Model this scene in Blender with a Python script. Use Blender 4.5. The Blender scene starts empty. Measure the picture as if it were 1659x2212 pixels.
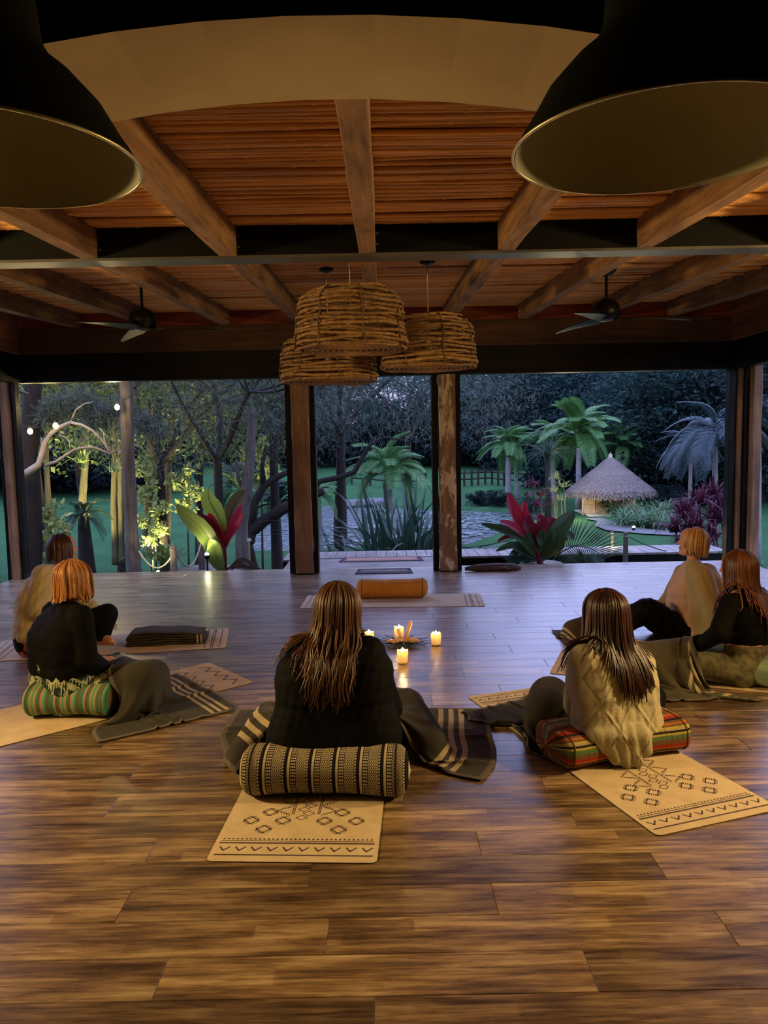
import bpy, bmesh, math, random
import numpy as np
from mathutils import Vector, Matrix
PI = math.pi
sc = bpy.context.scene
C = sc.collection
random.seed(7); rng = np.random.default_rng(7)
# ------------------------------------------------------------------ camera
F_PX, PITCH, ROLL, EYE = 1660.0, math.radians(5.54), math.radians(-1.15), 1.55
cd = bpy.data.cameras.new('camera'); cam = bpy.data.objects.new('camera', cd); C.objects.link(cam)
cd.sensor_fit = 'VERTICAL'; cd.sensor_height = 36.0; cd.lens = F_PX/2212*36.0
cd.clip_start = 0.05; cd.clip_end = 600
RC = Matrix.Rotation(PI/2-PITCH, 4, 'X') @ Matrix.Rotation(ROLL, 4, 'Z')
cam.matrix_world = Matrix.Translation((0, 0, EYE)) @ RC
sc.camera = cam
R3 = RC.to_3x3()
# ------------------------------------------------------------------ world: dusk sky
w = bpy.data.worlds.new('dusk_sky'); sc.world = w; w.use_nodes = True
nt = w.node_tree; nt.nodes.clear()
wo = nt.nodes.new('ShaderNodeOutputWorld'); bg = nt.nodes.new('ShaderNodeBackground')
tc = nt.nodes.new('ShaderNodeTexCoord'); sx = nt.nodes.new('ShaderNodeSeparateXYZ'); cr = nt.nodes.new('ShaderNodeValToRGB')
nt.links.new(tc.outputs['Generated'], sx.inputs[0]); nt.links.new(sx.outputs['Z'], cr.inputs[0])
nt.links.new(cr.outputs[0], bg.inputs[0]); nt.links.new(bg.outputs[0], wo.inputs[0])
e = cr.color_ramp.elements
e[0].position = 0.0; e[0].color = (0.20, 0.175, 0.24, 1)
e[1].position = 0.16; e[1].color = (0.27, 0.30, 0.52, 1)
x_ = e.new(0.5); x_.color = (0.44, 0.53, 1.08, 1)
x_ = e.new(1.0); x_.color = (0.54, 0.66, 1.36, 1)
bg.inputs[1].default_value = 3.8
# ------------------------------------------------------------------ warm room lights (wall up/down lights on both side walls, outside the frame)
WARM = (1.0, 0.68, 0.27)
def point(name, loc, power, col=WARM, r=0.06, parent=None):
    l = bpy.data.lights.new(name, 'POINT'); l.energy = power; l.color = col; l.shadow_soft_size = r
    o = bpy.data.objects.new(name, l); C.objects.link(o); o.location = loc
    return o
def spot(name, loc, to, power, col=WARM, r=0.05, ang=90, blend=0.6):
    l = bpy.data.lights.new(name, 'SPOT'); l.energy = power; l.color = col; l.shadow_soft_size = r
    l.spot_size = math.radians(ang); l.spot_blend = blend
    o = bpy.data.objects.new(name, l); C.objects.link(o); o.location = loc
    o.rotation_euler = (Vector(to)-Vector(loc)).to_track_quat('-Z', 'Y').to_euler(); return o
for sx_ in (-1, 1):
    spot('wall_light_down', (sx_*3.75, 3.0, 2.0), (sx_*1.6, 2.5, 0.0), 480, r=0.12, ang=110, blend=1.0)
    spot('wall_light_up', (sx_*3.75, 3.4, 2.0), (sx_*2.2, 3.5, 2.85), 430, r=0.12, ang=150, blend=1.0)
vs = sc.view_settings
vs.view_transform = 'Standard'; vs.look = 'None'; vs.gamma = 1; vs.exposure = 0.0; vs.use_curve_mapping = False

# ------------------------------------------------------------------ helpers
def ray(px, py): return R3 @ Vector(((px-829.5)/F_PX, (1106-py)/F_PX, -1))
def J(px, py, y):            # point seen at that pixel of the photograph, at distance y into the place
    d = ray(px, py); return d*(y/d.y) + Vector((0, 0, EYE))
def Z0(px, py, z=0.0):
    d = ray(px, py); return d*((z-EYE)/d.z) + Vector((0, 0, EYE))
def tag(o, label=None, cat=None, group=None, kind=None):
    if label: o['label'] = label
    if cat: o['category'] = cat
    if group: o['group'] = group
    if kind: o['kind'] = kind
    return o
def thing(name, label, cat, loc=(0, 0, 0), rz=0.0, group=None):
    o = bpy.data.objects.new(name, None); C.objects.link(o); o.empty_display_size = 0.1
    o.location = loc; o.rotation_euler = (0, 0, rz); return tag(o, label, cat, group)
def link(name, me, m=None, parent=None, smooth=False):
    if m is not None and not me.materials: me.materials.append(m)
    if smooth: me.polygons.foreach_set('use_smooth', [True]*len(me.polygons))
    o = bpy.data.objects.new(name, me); C.objects.link(o)
    if parent is not None: o.parent = parent
    return o
def copy_tree(o, parent=None):
    c = o.copy(); C.objects.link(c)
    if parent is not None: c.parent = parent
    for ch in [q for q in bpy.data.objects if q.parent == o]: copy_tree(ch, c)
    return c
class MB:
    def __init__(s): s.v = []; s.f = []; s.uv = None
    def add(s, vs_, fs):
        n = len(s.v); s.v += [tuple(v) for v in vs_]; s.f += [tuple(i+n for i in f) for f in fs]; return s
    def box(s, lo, hi, M=None):
        x0, y0, z0 = lo; x1, y1, z1 = hi
        v = [Vector(p) for p in ((x0,y0,z0),(x1,y0,z0),(x1,y1,z0),(x0,y1,z0),(x0,y0,z1),(x1,y0,z1),(x1,y1,z1),(x0,y1,z1))]
        if M is not None: v = [M @ p for p in v]
        return s.add(v, [(0,3,2,1),(4,5,6,7),(0,1,5,4),(1,2,6,5),(2,3,7,6),(3,0,4,7)])
    def tube(s, pts, rad, n=6, cap=True, close=False):
        P = [Vector(p) for p in pts]; m = len(P)
        if isinstance(rad, (int, float)): rad = [rad]*m
        vs_ = []; up = Vector((0, 0, 1)); prev = None
        for i in range(m):
            if close: t = P[(i+1) % m]-P[i-1]
            else: t = P[min(i+1, m-1)]-P[max(i-1, 0)]
            if t.length < 1e-9: t = Vector((0, 0, 1))
            t.normalize()
            if prev is None: a = t.cross(up); a = a if a.length > 1e-3 else t.cross(Vector((1, 0, 0)))
            else: a = prev - t*prev.dot(t)
            if a.length < 1e-6: a = t.orthogonal()
            a.normalize(); prev = a; b = t.cross(a)
            for k in range(n):
                q = 2*PI*k/n; vs_.append(P[i]+(a*math.cos(q)+b*math.sin(q))*rad[i])
        fs = []
        for i in range(m if close else m-1):
            j = (i+1) % m
            for k in range(n): fs.append((i*n+k, i*n+(k+1) % n, j*n+(k+1) % n, j*n+k))
        if cap and not close: fs += [tuple(reversed(range(n))), tuple(range((m-1)*n, m*n))]
        return s.add(vs_, fs)
    def lathe(s, prof, n=24, c=(0, 0, 0)):
        cx, cy, cz = c; vs_ = []
        for r, z in prof:
            for k in range(n): q = 2*PI*k/n; vs_.append((cx+r*math.cos(q), cy+r*math.sin(q), cz+z))
        fs = [(i*n+k, i*n+(k+1) % n, (i+1)*n+(k+1) % n, (i+1)*n+k) for i in range(len(prof)-1) for k in range(n)]
        return s.add(vs_, fs)
    def mesh(s, name='m'):
        me = bpy.data.meshes.new(name); me.from_pydata([tuple(v) for v in s.v], [], s.f); me.update(); return me
    def build(s, name, m, parent=None, smooth=False): return link(name, s.mesh(name), m, parent, smooth)
def np_mesh(name, V, Fq, smooth=False):
    V = np.asarray(V, dtype=np.float32); Fq = np.asarray(Fq, dtype=np.int32); k = Fq.shape[1]
    me = bpy.data.meshes.new(name); me.vertices.add(len(V)); me.vertices.foreach_set('co', V.ravel())
    me.loops.add(Fq.size); me.loops.foreach_set('vertex_index', Fq.ravel())
    me.polygons.add(len(Fq)); me.polygons.foreach_set('loop_start', np.arange(0, Fq.size, k, dtype=np.int32))
    me.polygons.foreach_set('loop_total', np.full(len(Fq), k, dtype=np.int32))
    me.update(calc_edges=True); me.validate()
    if smooth: me.polygons.foreach_set('use_smooth', np.ones(len(me.polygons), dtype=bool))
    return me
def grid_faces(nx, ny, off=0):
    i, j = np.meshgrid(np.arange(nx-1), np.arange(ny-1), indexing='ij'); a = (i*ny+j).ravel()+off
    return np.stack([a, a+ny, a+ny+1, a+1], 1)
def bevel(o, wd, seg=2):
    m = o.modifiers.new('bevel', 'BEVEL'); m.width = wd; m.segments = seg; m.limit_method = 'ANGLE'; return o

# ------------------------------------------------------------------ materials
class N:
    def __init__(s, name, rough=0.6, metal=0.0, spec=0.5):
        s.m = bpy.data.materials.new(name); s.m.use_nodes = True; s.t = s.m.node_tree; s.b = s.t.nodes['Principled BSDF']
        s.b.inputs['Roughness'].default_value = rough; s.b.inputs['Metallic'].default_value = metal
        s.b.inputs['Specular IOR Level'].default_value = spec; s._tc = None
    def n(s, typ, **kw):
        q = s.t.nodes.new(typ)
        for k, v in kw.items(): setattr(q, k, v)
        return q
    def co(s, which='Object', scale=(1, 1, 1), rot=(0, 0, 0)):
        if s._tc is None: s._tc = s.n('ShaderNodeTexCoord')
        mp = s.n('ShaderNodeMapping'); mp.inputs['Scale'].default_value = scale; mp.inputs['Rotation'].default_value = rot
        s.t.links.new(s._tc.outputs[which], mp.inputs[0]); return mp.outputs[0]
    def noise(s, vec, scale=5, detail=4, rough=0.55, dist=0.0):
        q = s.n('ShaderNodeTexNoise'); q.inputs['Scale'].default_value = scale; q.inputs['Detail'].default_value = detail
        q.inputs['Roughness'].default_value = rough; q.inputs['Distortion'].default_value = dist
        if vec is not None: s.t.links.new(vec, q.inputs['Vector'])
        return q.outputs['Fac']
    def ramp(s, fac, stops, interp='LINEAR'):
        q = s.n('ShaderNodeValToRGB'); r = q.color_ramp; r.interpolation = interp
        r.elements[0].position = stops[0][0]; r.elements[0].color = (*stops[0][1], 1)
        r.elements[1].position = stops[-1][0]; r.elements[1].color = (*stops[-1][1], 1)
        for p, c in stops[1:-1]: el = r.elements.new(p); el.color = (*c, 1)
        s.t.links.new(fac, q.inputs[0]); return q.outputs[0]
    def math(s, op, a, b=None, c=None):
        q = s.n('ShaderNodeMath', operation=op)
        for i, x in enumerate((a, b, c)):
            if x is None: continue
            if isinstance(x, (int, float)): q.inputs[i].default_value = x
            else: s.t.links.new(x, q.inputs[i])
        return q.outputs[0]
    def mix(s, fac, a, b, blend='MIX'):
        q = s.n('ShaderNodeMix', data_type='RGBA', blend_type=blend)
        for sock, x in ((q.inputs[0], fac), (q.inputs[6], a), (q.inputs[7], b)):
            if isinstance(x, (int, float)): sock.default_value = x
            elif isinstance(x, tuple): sock.default_value = (*x, 1)
            else: s.t.links.new(x, sock)
        return q.outputs[2]
    def rand(s): return s.n('ShaderNodeObjectInfo').outputs['Random']
    def hsv(s, col, h=None, sat=None, val=None):
        q = s.n('ShaderNodeHueSaturation'); s.t.links.new(col, q.inputs['Color'])
        for nm, x in (('Hue', h), ('Saturation', sat), ('Value', val)):
            if x is None: continue
            if isinstance(x, (int, float)): q.inputs[nm].default_value = x
            else: s.t.links.new(x, q.inputs[nm])
        return q.outputs[0]
    def map(s, x, a, b, lo=0.0, hi=1.0):
        q = s.n('ShaderNodeMapRange'); s.t.links.new(x, q.inputs[0]); q.inputs[1].default_value = lo; q.inputs[2].default_value = hi
        q.inputs[3].default_value = a; q.inputs[4].default_value = b; return q.outputs[0]
    def base(s, c):
        if isinstance(c, tuple): s.b.inputs['Base Color'].default_value = (*c, 1)
        else: s.t.links.new(c, s.b.inputs['Base Color'])
        return s
    def rough(s, x): s.t.links.new(x, s.b.inputs['Roughness']); return s
    def bump(s, h, strength=0.3, dist=0.01):
        q = s.n('ShaderNodeBump'); q.inputs['Strength'].default_value = strength; q.inputs['Distance'].default_value = dist
        s.t.links.new(h, q.inputs['Height']); s.t.links.new(q.outputs[0], s.b.inputs['Normal']); return s
def M_plain(name, col, rough=0.6, metal=0.0, var=0.15, sc_=8, bump=0.0, spec=0.5):
    n = N(name, rough, metal, spec); v = n.co('Object'); f = n.noise(v, sc_, 4)
    a = tuple(c*(1-var) for c in col); b = tuple(min(1, c*(1+var)) for c in col)
    n.base(n.ramp(f, [(0.3, a), (0.7, b)]))
    if bump: n.bump(f, bump, 0.02)
    return n.m
def M_wood(name, dark, light, axis='X', rough=0.6, scale=6, bump=0.4, rnd=0.3, spec=0.4):
    n = N(name, rough, 0, spec); st = {'X': (0.12, 1.6, 1.6), 'Y': (1.6, 0.12, 1.6), 'Z': (1.6, 1.6, 0.12)}[axis]
    v = n.co('Object', st); f = n.noise(v, scale*2, 8, 0.65, 0.6); g = n.noise(n.co('Object'), 2.2, 3)
    c = n.ramp(f, [(0.3, dark), (0.7, light)]); c = n.mix(n.map(g, 0.0, 0.55, 0.35, 0.7), c, tuple(x*0.45 for x in dark))
    if rnd: c = n.hsv(c, val=n.map(n.rand(), 1-rnd, 1+rnd))
    n.base(c); n.bump(f, bump, 0.01); return n.m
def M_emit(name, col, s):
    n = N(name); n.base((0, 0, 0)); n.b.inputs['Emission Color'].default_value = (*col, 1); n.b.inputs['Emission Strength'].default_value = s; return n.m
def M_leaf(name, c0, c1, rough=0.5, trans=0.25, sc_=1.5):
    n = N(name, rough+(.25 if name.startswith('far') else 0), 0, 0.1 if name.startswith('far') else .3); f = n.noise(n.co('Object'), sc_, 3); g = n.n('ShaderNodeNewGeometry').outputs['Random Per Island']
    c = n.mix(n.math('MULTIPLY_ADD', g, 0.6, n.math('MULTIPLY', f, 0.4)), c0, c1)
    if name.startswith('far'): c = n.hsv(c, val=n.map(n.rand(), .55, 1.9), sat=n.map(n.math('FRACT', n.math('MULTIPLY', n.rand(), 7.3)), .8, 1.3))
    n.base(c)
    tr = n.n('ShaderNodeBsdfTranslucent'); n.t.links.new(c, tr.inputs[0]); mx = n.n('ShaderNodeMixShader'); mx.inputs[0].default_value = trans
    n.t.links.new(n.b.outputs[0], mx.inputs[1]); n.t.links.new(tr.outputs[0], mx.inputs[2])
    n.t.links.new(mx.outputs[0], n.t.nodes['Material Output'].inputs[0]); return n.m
def M_cloth(name, col, rough=0.95, weave=260, var=0.2, bump=0.25):
    n = N(name, rough, 0, 0.1); v = n.co('Object'); f = n.noise(v, weave, 2); g = n.noise(v, 6, 3)
    a = tuple(c*(1-var) for c in col); b = tuple(min(1, c*(1+var)) for c in col)
    n.base(n.ramp(n.math('ADD', n.math('MULTIPLY', f, 0.5), n.math('MULTIPLY', g, 0.5)), [(0.35, a), (0.65, b)])); n.bump(f, bump, 0.003)
    n.b.inputs['Sheen Weight'].default_value = 0.05 if sum(col) > .05 else 0.0
    return n.m

def M_floor():
    n = N('laminate_plank', 0.3, 0, 0.5)
    co = n.co('Object'); rnd = n.rand()
    # offset the print per plank
    add = n.n('ShaderNodeVectorMath', operation='ADD'); n.t.links.new(co, add.inputs[0])
    cx = n.n('ShaderNodeCombineXYZ'); n.t.links.new(n.math('MULTIPLY', rnd, 37.0), cx.inputs[0]); n.t.links.new(n.math('MULTIPLY', rnd, 3.3), cx.inputs[1])
    n.t.links.new(cx.outputs[0], add.inputs[1]); p = add.outputs[0]
    br = n.n('ShaderNodeTexBrick'); br.offset = 0.37; br.inputs['Scale'].default_value = 1.0
    br.inputs['Brick Width'].default_value = 0.62; br.inputs['Row Height'].default_value = 0.06; br.inputs['Mortar Size'].default_value = 0.0
    br.inputs['Color1'].default_value = (0, 0, 0, 1); br.inputs['Color2'].default_value = (1, 1, 1, 1); br.inputs['Bias'].default_value = 0.0
    n.t.links.new(p, br.inputs['Vector'])
    def sc3(s_):
        mp = n.n('ShaderNodeMapping'); mp.inputs['Scale'].default_value = s_; n.t.links.new(p, mp.inputs[0]); return mp.outputs[0]
    grain = n.map(n.noise(sc3((0.9, 14, 1)), 3, 8, 0.72, 0.5), 0, 1, .3, .7); blot = n.map(n.noise(sc3((1.3, 6, 1)), 2.0, 5, 0.6), 0, 1, .3, .7)
    sepb = n.n('ShaderNodeSeparateColor'); n.t.links.new(br.outputs['Color'], sepb.inputs[0])
    t = n.math('ADD', n.math('MULTIPLY', sepb.outputs[0], 0.16), n.math('ADD', n.math('MULTIPLY', grain, 0.46), n.math('MULTIPLY', blot, 0.38)))
    c = n.ramp(t, [(0.22, (0.045, 0.026, 0.014)), (0.40, (0.12, 0.07, 0.034)), (0.52, (0.21, 0.13, 0.062)), (0.66, (0.34, 0.23, 0.12)), (0.82, (0.46, 0.34, 0.19))])
    c = n.hsv(c, val=n.map(rnd, 0.72, 1.2)); n.base(c)
    n.rough(n.map(grain, 0.26, 0.42, 0.3, 0.7)); n.bump(grain, 0.12, 0.004)
    n.b.inputs['Coat Weight'].default_value = 1.0; n.b.inputs['Coat Roughness'].default_value = .28; n.b.inputs['Coat IOR'].default_value = 1.6
    return n.m
def M_mat():
    n = N('cork_mat', 0.8, 0, 0.2); f = n.noise(n.co('Object'), 9, 5, 0.6); n.base(n.ramp(f, [(0.3, (0.48, 0.37, 0.23)), (0.7, (0.62, 0.50, 0.33))])); n.bump(n.noise(n.co('Object'), 200, 2), 0.1, 0.001); return n.m
mFLOOR = M_floor(); mMAT = M_mat()
mPRINT = M_plain('mat_print', (0.07, 0.045, 0.04), 0.8)
mRUB = M_plain('mat_rubber_edge', (0.03, 0.025, 0.02), 0.9)
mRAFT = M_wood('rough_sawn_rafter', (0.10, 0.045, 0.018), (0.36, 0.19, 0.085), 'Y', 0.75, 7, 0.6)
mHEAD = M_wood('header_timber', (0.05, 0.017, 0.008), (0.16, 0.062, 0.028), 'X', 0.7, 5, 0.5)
mPOST = M_wood('timber_post', (0.12, 0.06, 0.026), (0.36, 0.20, 0.09), 'Z', 0.65, 6, 0.5)
mBLK = M_plain('black_powder_coat', (0.004, 0.0035, 0.003), 0.4, 0.0, 0.1, spec=.2)
mBLKM = M_plain('black_matt_paint', (0.004, 0.004, 0.004), 0.8, 0, 0.1, spec=0.1)
mSTEEL = M_plain('dark_steel_flange', (0.10, 0.095, 0.09), 0.38, 0.4, 0.3, 3)
mRED = M_plain('oxide_red_board', (0.20, 0.025, 0.012), 0.6, 0, 0.2, 3)
mPLAST = M_plain('cream_plaster', (0.46, 0.35, 0.19), 0.85, 0, 0.08, 3)
mSHADE = M_plain('cream_enamel', (0.42, 0.40, 0.22), 0.6, 0, 0.06, 3)
mRIM = M_plain('brass_rim', (0.5, 0.42, 0.22), 0.35, 0.8, 0.1)
mBACK = M_plain('dark_plaster_wall', (0.10, 0.08, 0.06), 0.9)
def M_bamboo():
    n = N('bamboo_cane', 0.5, 0, 0.4); f = n.noise(n.co('Object', (0.5, 6, 6)), 4, 6, 0.6)
    c = n.ramp(f, [(0.3, (0.44, 0.19, 0.05)), (0.7, (0.80, 0.42, 0.13))]); c = n.hsv(c, val=n.map(n.rand(), 0.7, 1.1)); n.base(c)
    n.bump(n.noise(n.co('Object', (0.3, 20, 20)), 6, 3), 0.3, 0.004); return n.m
mBAM = M_bamboo()
# ================================================================== STRUCTURE
WY = 8.86; XL, XR = -4.12, 3.98
# floor with individual planks
fl = MB().box((-4.35, -0.6, -0.30), (4.28, WY+0.12, -0.022)).build('floor', mBLKM); tag(fl, kind='structure')
PW, PL = 0.178, 1.25
variants = []
def plank_mesh(x0, x1):
    b = 0.0016; h = 0.020; v = []; w_ = PW/2-0.0006
    L = (x1-x0)/2-0.0006
    for (zz, ins) in ((-h, 0), (-b, 0), (0, b)):
        v += [(-L+ins, -w_+ins, zz), (L-ins, -w_+ins, zz), (L-ins, w_-ins, zz), (-L+ins, w_-ins, zz)]
    f = [(8, 9, 10, 11)]
    for l in (0, 4):
        for k in range(4): f.append((l+k, l+(k+1) % 4, l+4+(k+1) % 4, l+4+k))
    me = bpy.data.meshes.new('plank'); me.from_pydata(v, [], f); return me
full = plank_mesh(0, PL); cache = {}
planks = []
nrow = int((WY+0.1-0.4)/PW)+1
for r in range(nrow):
    y = 0.4+PW*(r+0.5); off = (r*0.437*PL + random.uniform(-.1, .1)) % PL
    xlim = 0.56*y+0.7; x = -4.33+off-PL
    while x < 4.27:
        a, b = max(x, -4.33), min(x+PL, 4.27); x += PL
        if b-a < 0.05 or b < -xlim or a > xlim: continue
        planks.append((a, b, y))
planks = sorted(planks, key=lambda q: q[2])
jm = MB()
for k, (a, b, y) in enumerate(planks):
    if k < 296:
        L = round(b-a, 2)
        me = full if abs(L-PL) < 0.01 else cache.setdefault(L, plank_mesh(0, L))
        o = link('plank', me, mFLOOR, fl); o.location = ((a+b)/2, y, 0)
    else:
        jm.box((a+.0006, y-PW/2+.0006, -0.02), (b-.0006, y+PW/2-.0006, 0.0))
if jm.v: tag(jm.build('far_planks', mFLOOR, fl), kind='stuff')
# ceiling of bamboo canes
def cz(y): return 2.596+0.047*y
cl = MB(); v = []
for y in (-1.5, WY+0.6):
    for x in (-4.6, 4.6): v.append((x, y, cz(y)+0.06)); v.append((x, y, cz(y)+0.10))
cl.add(v, [(0, 4, 6, 2), (1, 3, 7, 5), (0, 2, 3, 1), (4, 5, 7, 6), (0, 1, 5, 4), (2, 6, 7, 3)])
cl = cl.build('ceiling', M_plain('ceiling_lining', (0.035, 0.018, 0.01), 0.9)); tag(cl, kind='structure')
canes = []
for k in range(9):
    pts = []; rad = []; x = -4.35; ph = random.uniform(0, 9); nx = random.uniform(.1, .35); r0 = random.uniform(.0125, .0165)
    xs = np.arange(-4.35, 4.36, 0.30); 
    for x in xs:
        yy = 0.006*math.sin(x*1.3+ph)+0.003*math.sin(x*4+ph); zz = 0.004*math.sin(x*1.9+ph*2)
        for dx, rr in ((-.012, 1), (0, 1.22), (.012, 1)):
            pts.append((x+nx*0.6+dx, yy, zz)); rad.append(r0*rr)
    canes.append(MB().tube(pts, rad, 6, cap=False).mesh('cane'))
y = 2.05; k = 0
while y < WY-0.05 and k < 292:
    o = link('bamboo_cane', canes[(k*5+random.randint(0, 2)) % 9], mBAM, cl, smooth=True)
    o.location = (random.uniform(-.1, .1), y, cz(y)+0.014+random.uniform(-.013, .015)); o.rotation_euler = (random.uniform(0, 3), 0, random.gauss(0, .0022))
    y += random.uniform(0.0215, 0.0265) if random.random() > 0.10 else 0.034; k += 1
# rafters
RX = [-0.07+0.83*k for k in range(-5, 6)]
def rafter(x, y0, y1, n):
    mb = MB(); S = 7; vs_ = []
    for i in range(S+1):
        t = i/S; yy = y0+(y1-y0)*t
        for (a, b) in ((-.05, -.17), (.05, -.17), (.052, 0.0), (-.052, 0.0)):
            vs_.append((x+a+random.uniform(-.004, .004), yy, cz(yy)+b+random.uniform(-.004, .004)))
    fs = [(0, 3, 2, 1), tuple(S*4+q for q in (0, 1, 2, 3))]
    for i in range(S):
        for q in range(4): fs.append((i*4+q, i*4+(q+1) % 4, (i+1)*4+(q+1) % 4, (i+1)*4+q))
    mb.add(vs_, fs); o = mb.build(n, mRAFT); o.data.materials[0] = mRAFT; tag(o, kind='structure'); bevel(o, .006, 2); return o
for x in RX:
    if abs(x) > 4.0: continue
    rafter(x, 2.0, 4.72, 'trim_rafter'); rafter(x, 4.93, WY-0.12, 'trim_rafter')
# dark steel beam
b0 = 2.655
bm = MB().box((-4.3, 4.745, b0), (4.2, 4.775, cz(4.75)+.06)).box((-4.3, 4.875, b0), (4.2, 4.9, cz(4.75)+.06)).build('trim_steel_beam', mBLKM); tag(bm, kind='structure')
fo = MB().box((-4.3, 4.74, b0-.016), (4.2, 4.905, b0-.0005)).build('flange', mSTEEL, bm)
for x in RX:      # bolts beside the rafters at the beam
    if abs(x) > 2.5: continue
    q = MB()
    for z in (b0+.045, b0+.11): q.lathe([(0, -.006), (.008, -.006), (.008, .003), (0, .003)], 6, (x+.062, 4.72, z))
    q.build('bolt', mSTEEL, bm)
# far wall: header, fascia, door tracks, posts
hz0, hz1 = 2.555, 2.84
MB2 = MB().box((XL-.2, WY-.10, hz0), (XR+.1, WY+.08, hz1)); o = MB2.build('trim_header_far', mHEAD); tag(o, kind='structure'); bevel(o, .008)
# joint boards bolted on header
for px in (700, 968):
    X = J(px, 700, WY).x
    q = MB().box((X-.085, WY-.135, hz0-.05), (X+.085, WY-.101, hz1+.06)).build('cover_board', mPOST, o)
o = MB().box((XL, WY-.02, hz1), (XR, WY+.02, cz(WY)+.03)).build('trim_red_fascia', mRED); tag(o, kind='structure')
tr = MB().box((XL, WY-.07, 2.40), (XR, WY+.12, hz0-.001)).box((XL, WY-.05, 2.245), (XR, WY+.10, 2.399)).build('trim_door_track', mBLK); tag(tr, kind='structure')
q = MB()
for z in (2.412, 2.426, 2.262, 2.276, 2.290): q.box((XL, WY-.085, z-.004), (XR, WY-.068, z+.003))
q.build('track_rail', mBLK, tr)
def post(x0, x1, y0, y1, name, m, top=2.245, wob=.006):
    S = 14; vs_ = []
    for i in range(S+1):
        z = -0.02+(top+0.02)*i/S
        for (a, b) in ((x0, y0), (x1, y0), (x1, y1), (x0, y1)):
            vs_.append((a+random.uniform(-wob, wob), b+random.uniform(-wob, wob), z))
    fs = [(0, 3, 2, 1), tuple(S*4+q for q in (0, 1, 2, 3))]
    for i in range(S):
        for q in range(4): fs.append((i*4+q, i*4+(q+1) % 4, (i+1)*4+(q+1) % 4, (i+1)*4+q))
    return bevel(MB().add(vs_, fs).build(name, m), .008)
n = N('peeling_post', 0.7); vz = n.co('Object', (1.6, 1.6, .15)); f = n.noise(vz, 12, 8, .65, .5)
base = n.ramp(f, [(0.3, (0.10, 0.048, 0.02)), (0.7, (0.31, 0.16, 0.07))]); pe = n.noise(n.co('Object', (5, 5, 1.4)), 2.3, 7, .7)
n.base(n.mix(n.map(pe, 0, 1, .52, .58), base, (0.58, 0.46, 0.28))); n.bump(f, .5, .01); mPEEL = n.m
# posts measured at the floor
for (pa, pb, m, nm) in ((640, 677, mPOST, 'post_1'), (952, 987, mPEEL, 'post_2')):
    x0 = J(pa, 1236, WY-.1).x; x1 = J(pb, 1234, WY-.1).x
    o = post(x0, x1, WY-.13, WY+.07, 'trim_'+nm, m); tag(o, kind='structure')
    for (a, b, mm) in ((x0-.075, x0-.012, mBLK), (x1+.012, x1+.062, mBLK)):
        q = MB().box((a, WY-.06, 0), (b, WY+.10, 2.245)).build('door_jamb', mm, o)
    bk = MB().box((x0-.012, WY-.145, 0.0), (x1+.012, WY+.02, .012)).build('base_plate', mBLK, o)
# corner groups
def corner(xs, nm):
    root = None
    for i, (a, b, y, m) in enumerate(xs):
        o = post(a, b, y-.05, y+.07, nm if root is None else 'frame', m, top=2.56, wob=.003)
        if root is None: root = o; tag(o, kind='structure')
        else: o.parent = root
X = lambda px, y=WY: J(px, 1100, y).x
corner([(X(24), X(42), WY-.05, mPOST), (X(42), X(52), WY, mBLK), (X(12), X(24), WY, mBLK), (X(-12), X(8), WY-.25, mPOST), (X(-40), X(-14), WY-.4, mBLK)], 'trim_corner_left')
corner([(X(1582), X(1591), WY-.05, mPOST), (X(1567), X(1582), WY, mBLK), (X(1592), X(1600), WY-.1, mBLK), (X(1600), X(1618), WY-.2, mPOST)], 'trim_corner_right')
# side headers and tracks
for s, x in ((-1, XL-.02), (1, XR+.04)):
    nm = 'left' if s < 0 else 'right'
    o = MB().box((x-.09, 2.4, hz0), (x+.09, WY-.1, cz(WY)+.04)).build('trim_header_'+nm, M_wood('side_header_'+nm, (0.09, 0.03, 0.014), (0.24, 0.09, 0.04), 'Y')); tag(o, kind='structure'); bevel(o, .008)
    q = MB().box((x-.07, 2.4, 2.245), (x+.07, WY-.1, hz0)).build('door_track', mBLK, o)
    q = MB()
    for z in (2.27, 2.29): q.box((x-.08*1-.006, 2.4, z-.004), (x+.086, WY-.1, z+.004))
    q.build('track_rail', mBLK, o)
    # unseen near side walls, added to keep sky light off the front floor
    wl = MB().box((x-.1 + (s*.02), -0.6, -.1), (x+.1+(s*.02), 5.6, cz(6)+.1)).build('wall_'+nm, mBACK); tag(wl, kind='structure')
# arch between the rooms: a cream plastered lintel, near face coloured black to stand for its shade
YA0, YA1, RA, ZT, XC = 1.86, 2.30, 4.0, 2.515, -0.13
def arch():
    n = 40; xs = np.linspace(-4.0, 4.0, n+1); face = []; V = []; 
    def az(x):
        d = abs(x-XC); d = min(d, 2.6); return ZT - (RA-math.sqrt(RA*RA-d*d)) - max(0, abs(x-XC)-2.6)*1.2
    for x in xs:
        z = az(x)
        V += [(x, YA0, z), (x, YA1, z), (x, YA0, 3.0), (x, YA1, 3.0)]
    so = MB(); nr = MB(); 
    a = MB().add(V, [(4*i, 4*i+4, 4*i+5, 4*i+1) for i in range(n)] + [(4*i+1, 4*i+5, 4*i+7, 4*i+3) for i in range(n)])
    a = a.build('wall_arch', mPLAST, smooth=False); tag(a, kind='structure')
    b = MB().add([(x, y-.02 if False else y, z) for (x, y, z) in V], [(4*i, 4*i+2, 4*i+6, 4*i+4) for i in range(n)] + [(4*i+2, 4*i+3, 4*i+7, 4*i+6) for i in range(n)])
    b.build('unlit_face', mBLKM, a)
arch()
wb = MB().box((-4.3, -0.75, -.1), (4.3, -0.6, 3.1)).build('wall_back', mBLKM); tag(wb, kind='structure')  # unseen rear wall, added to shut out sky light from behind
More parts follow.
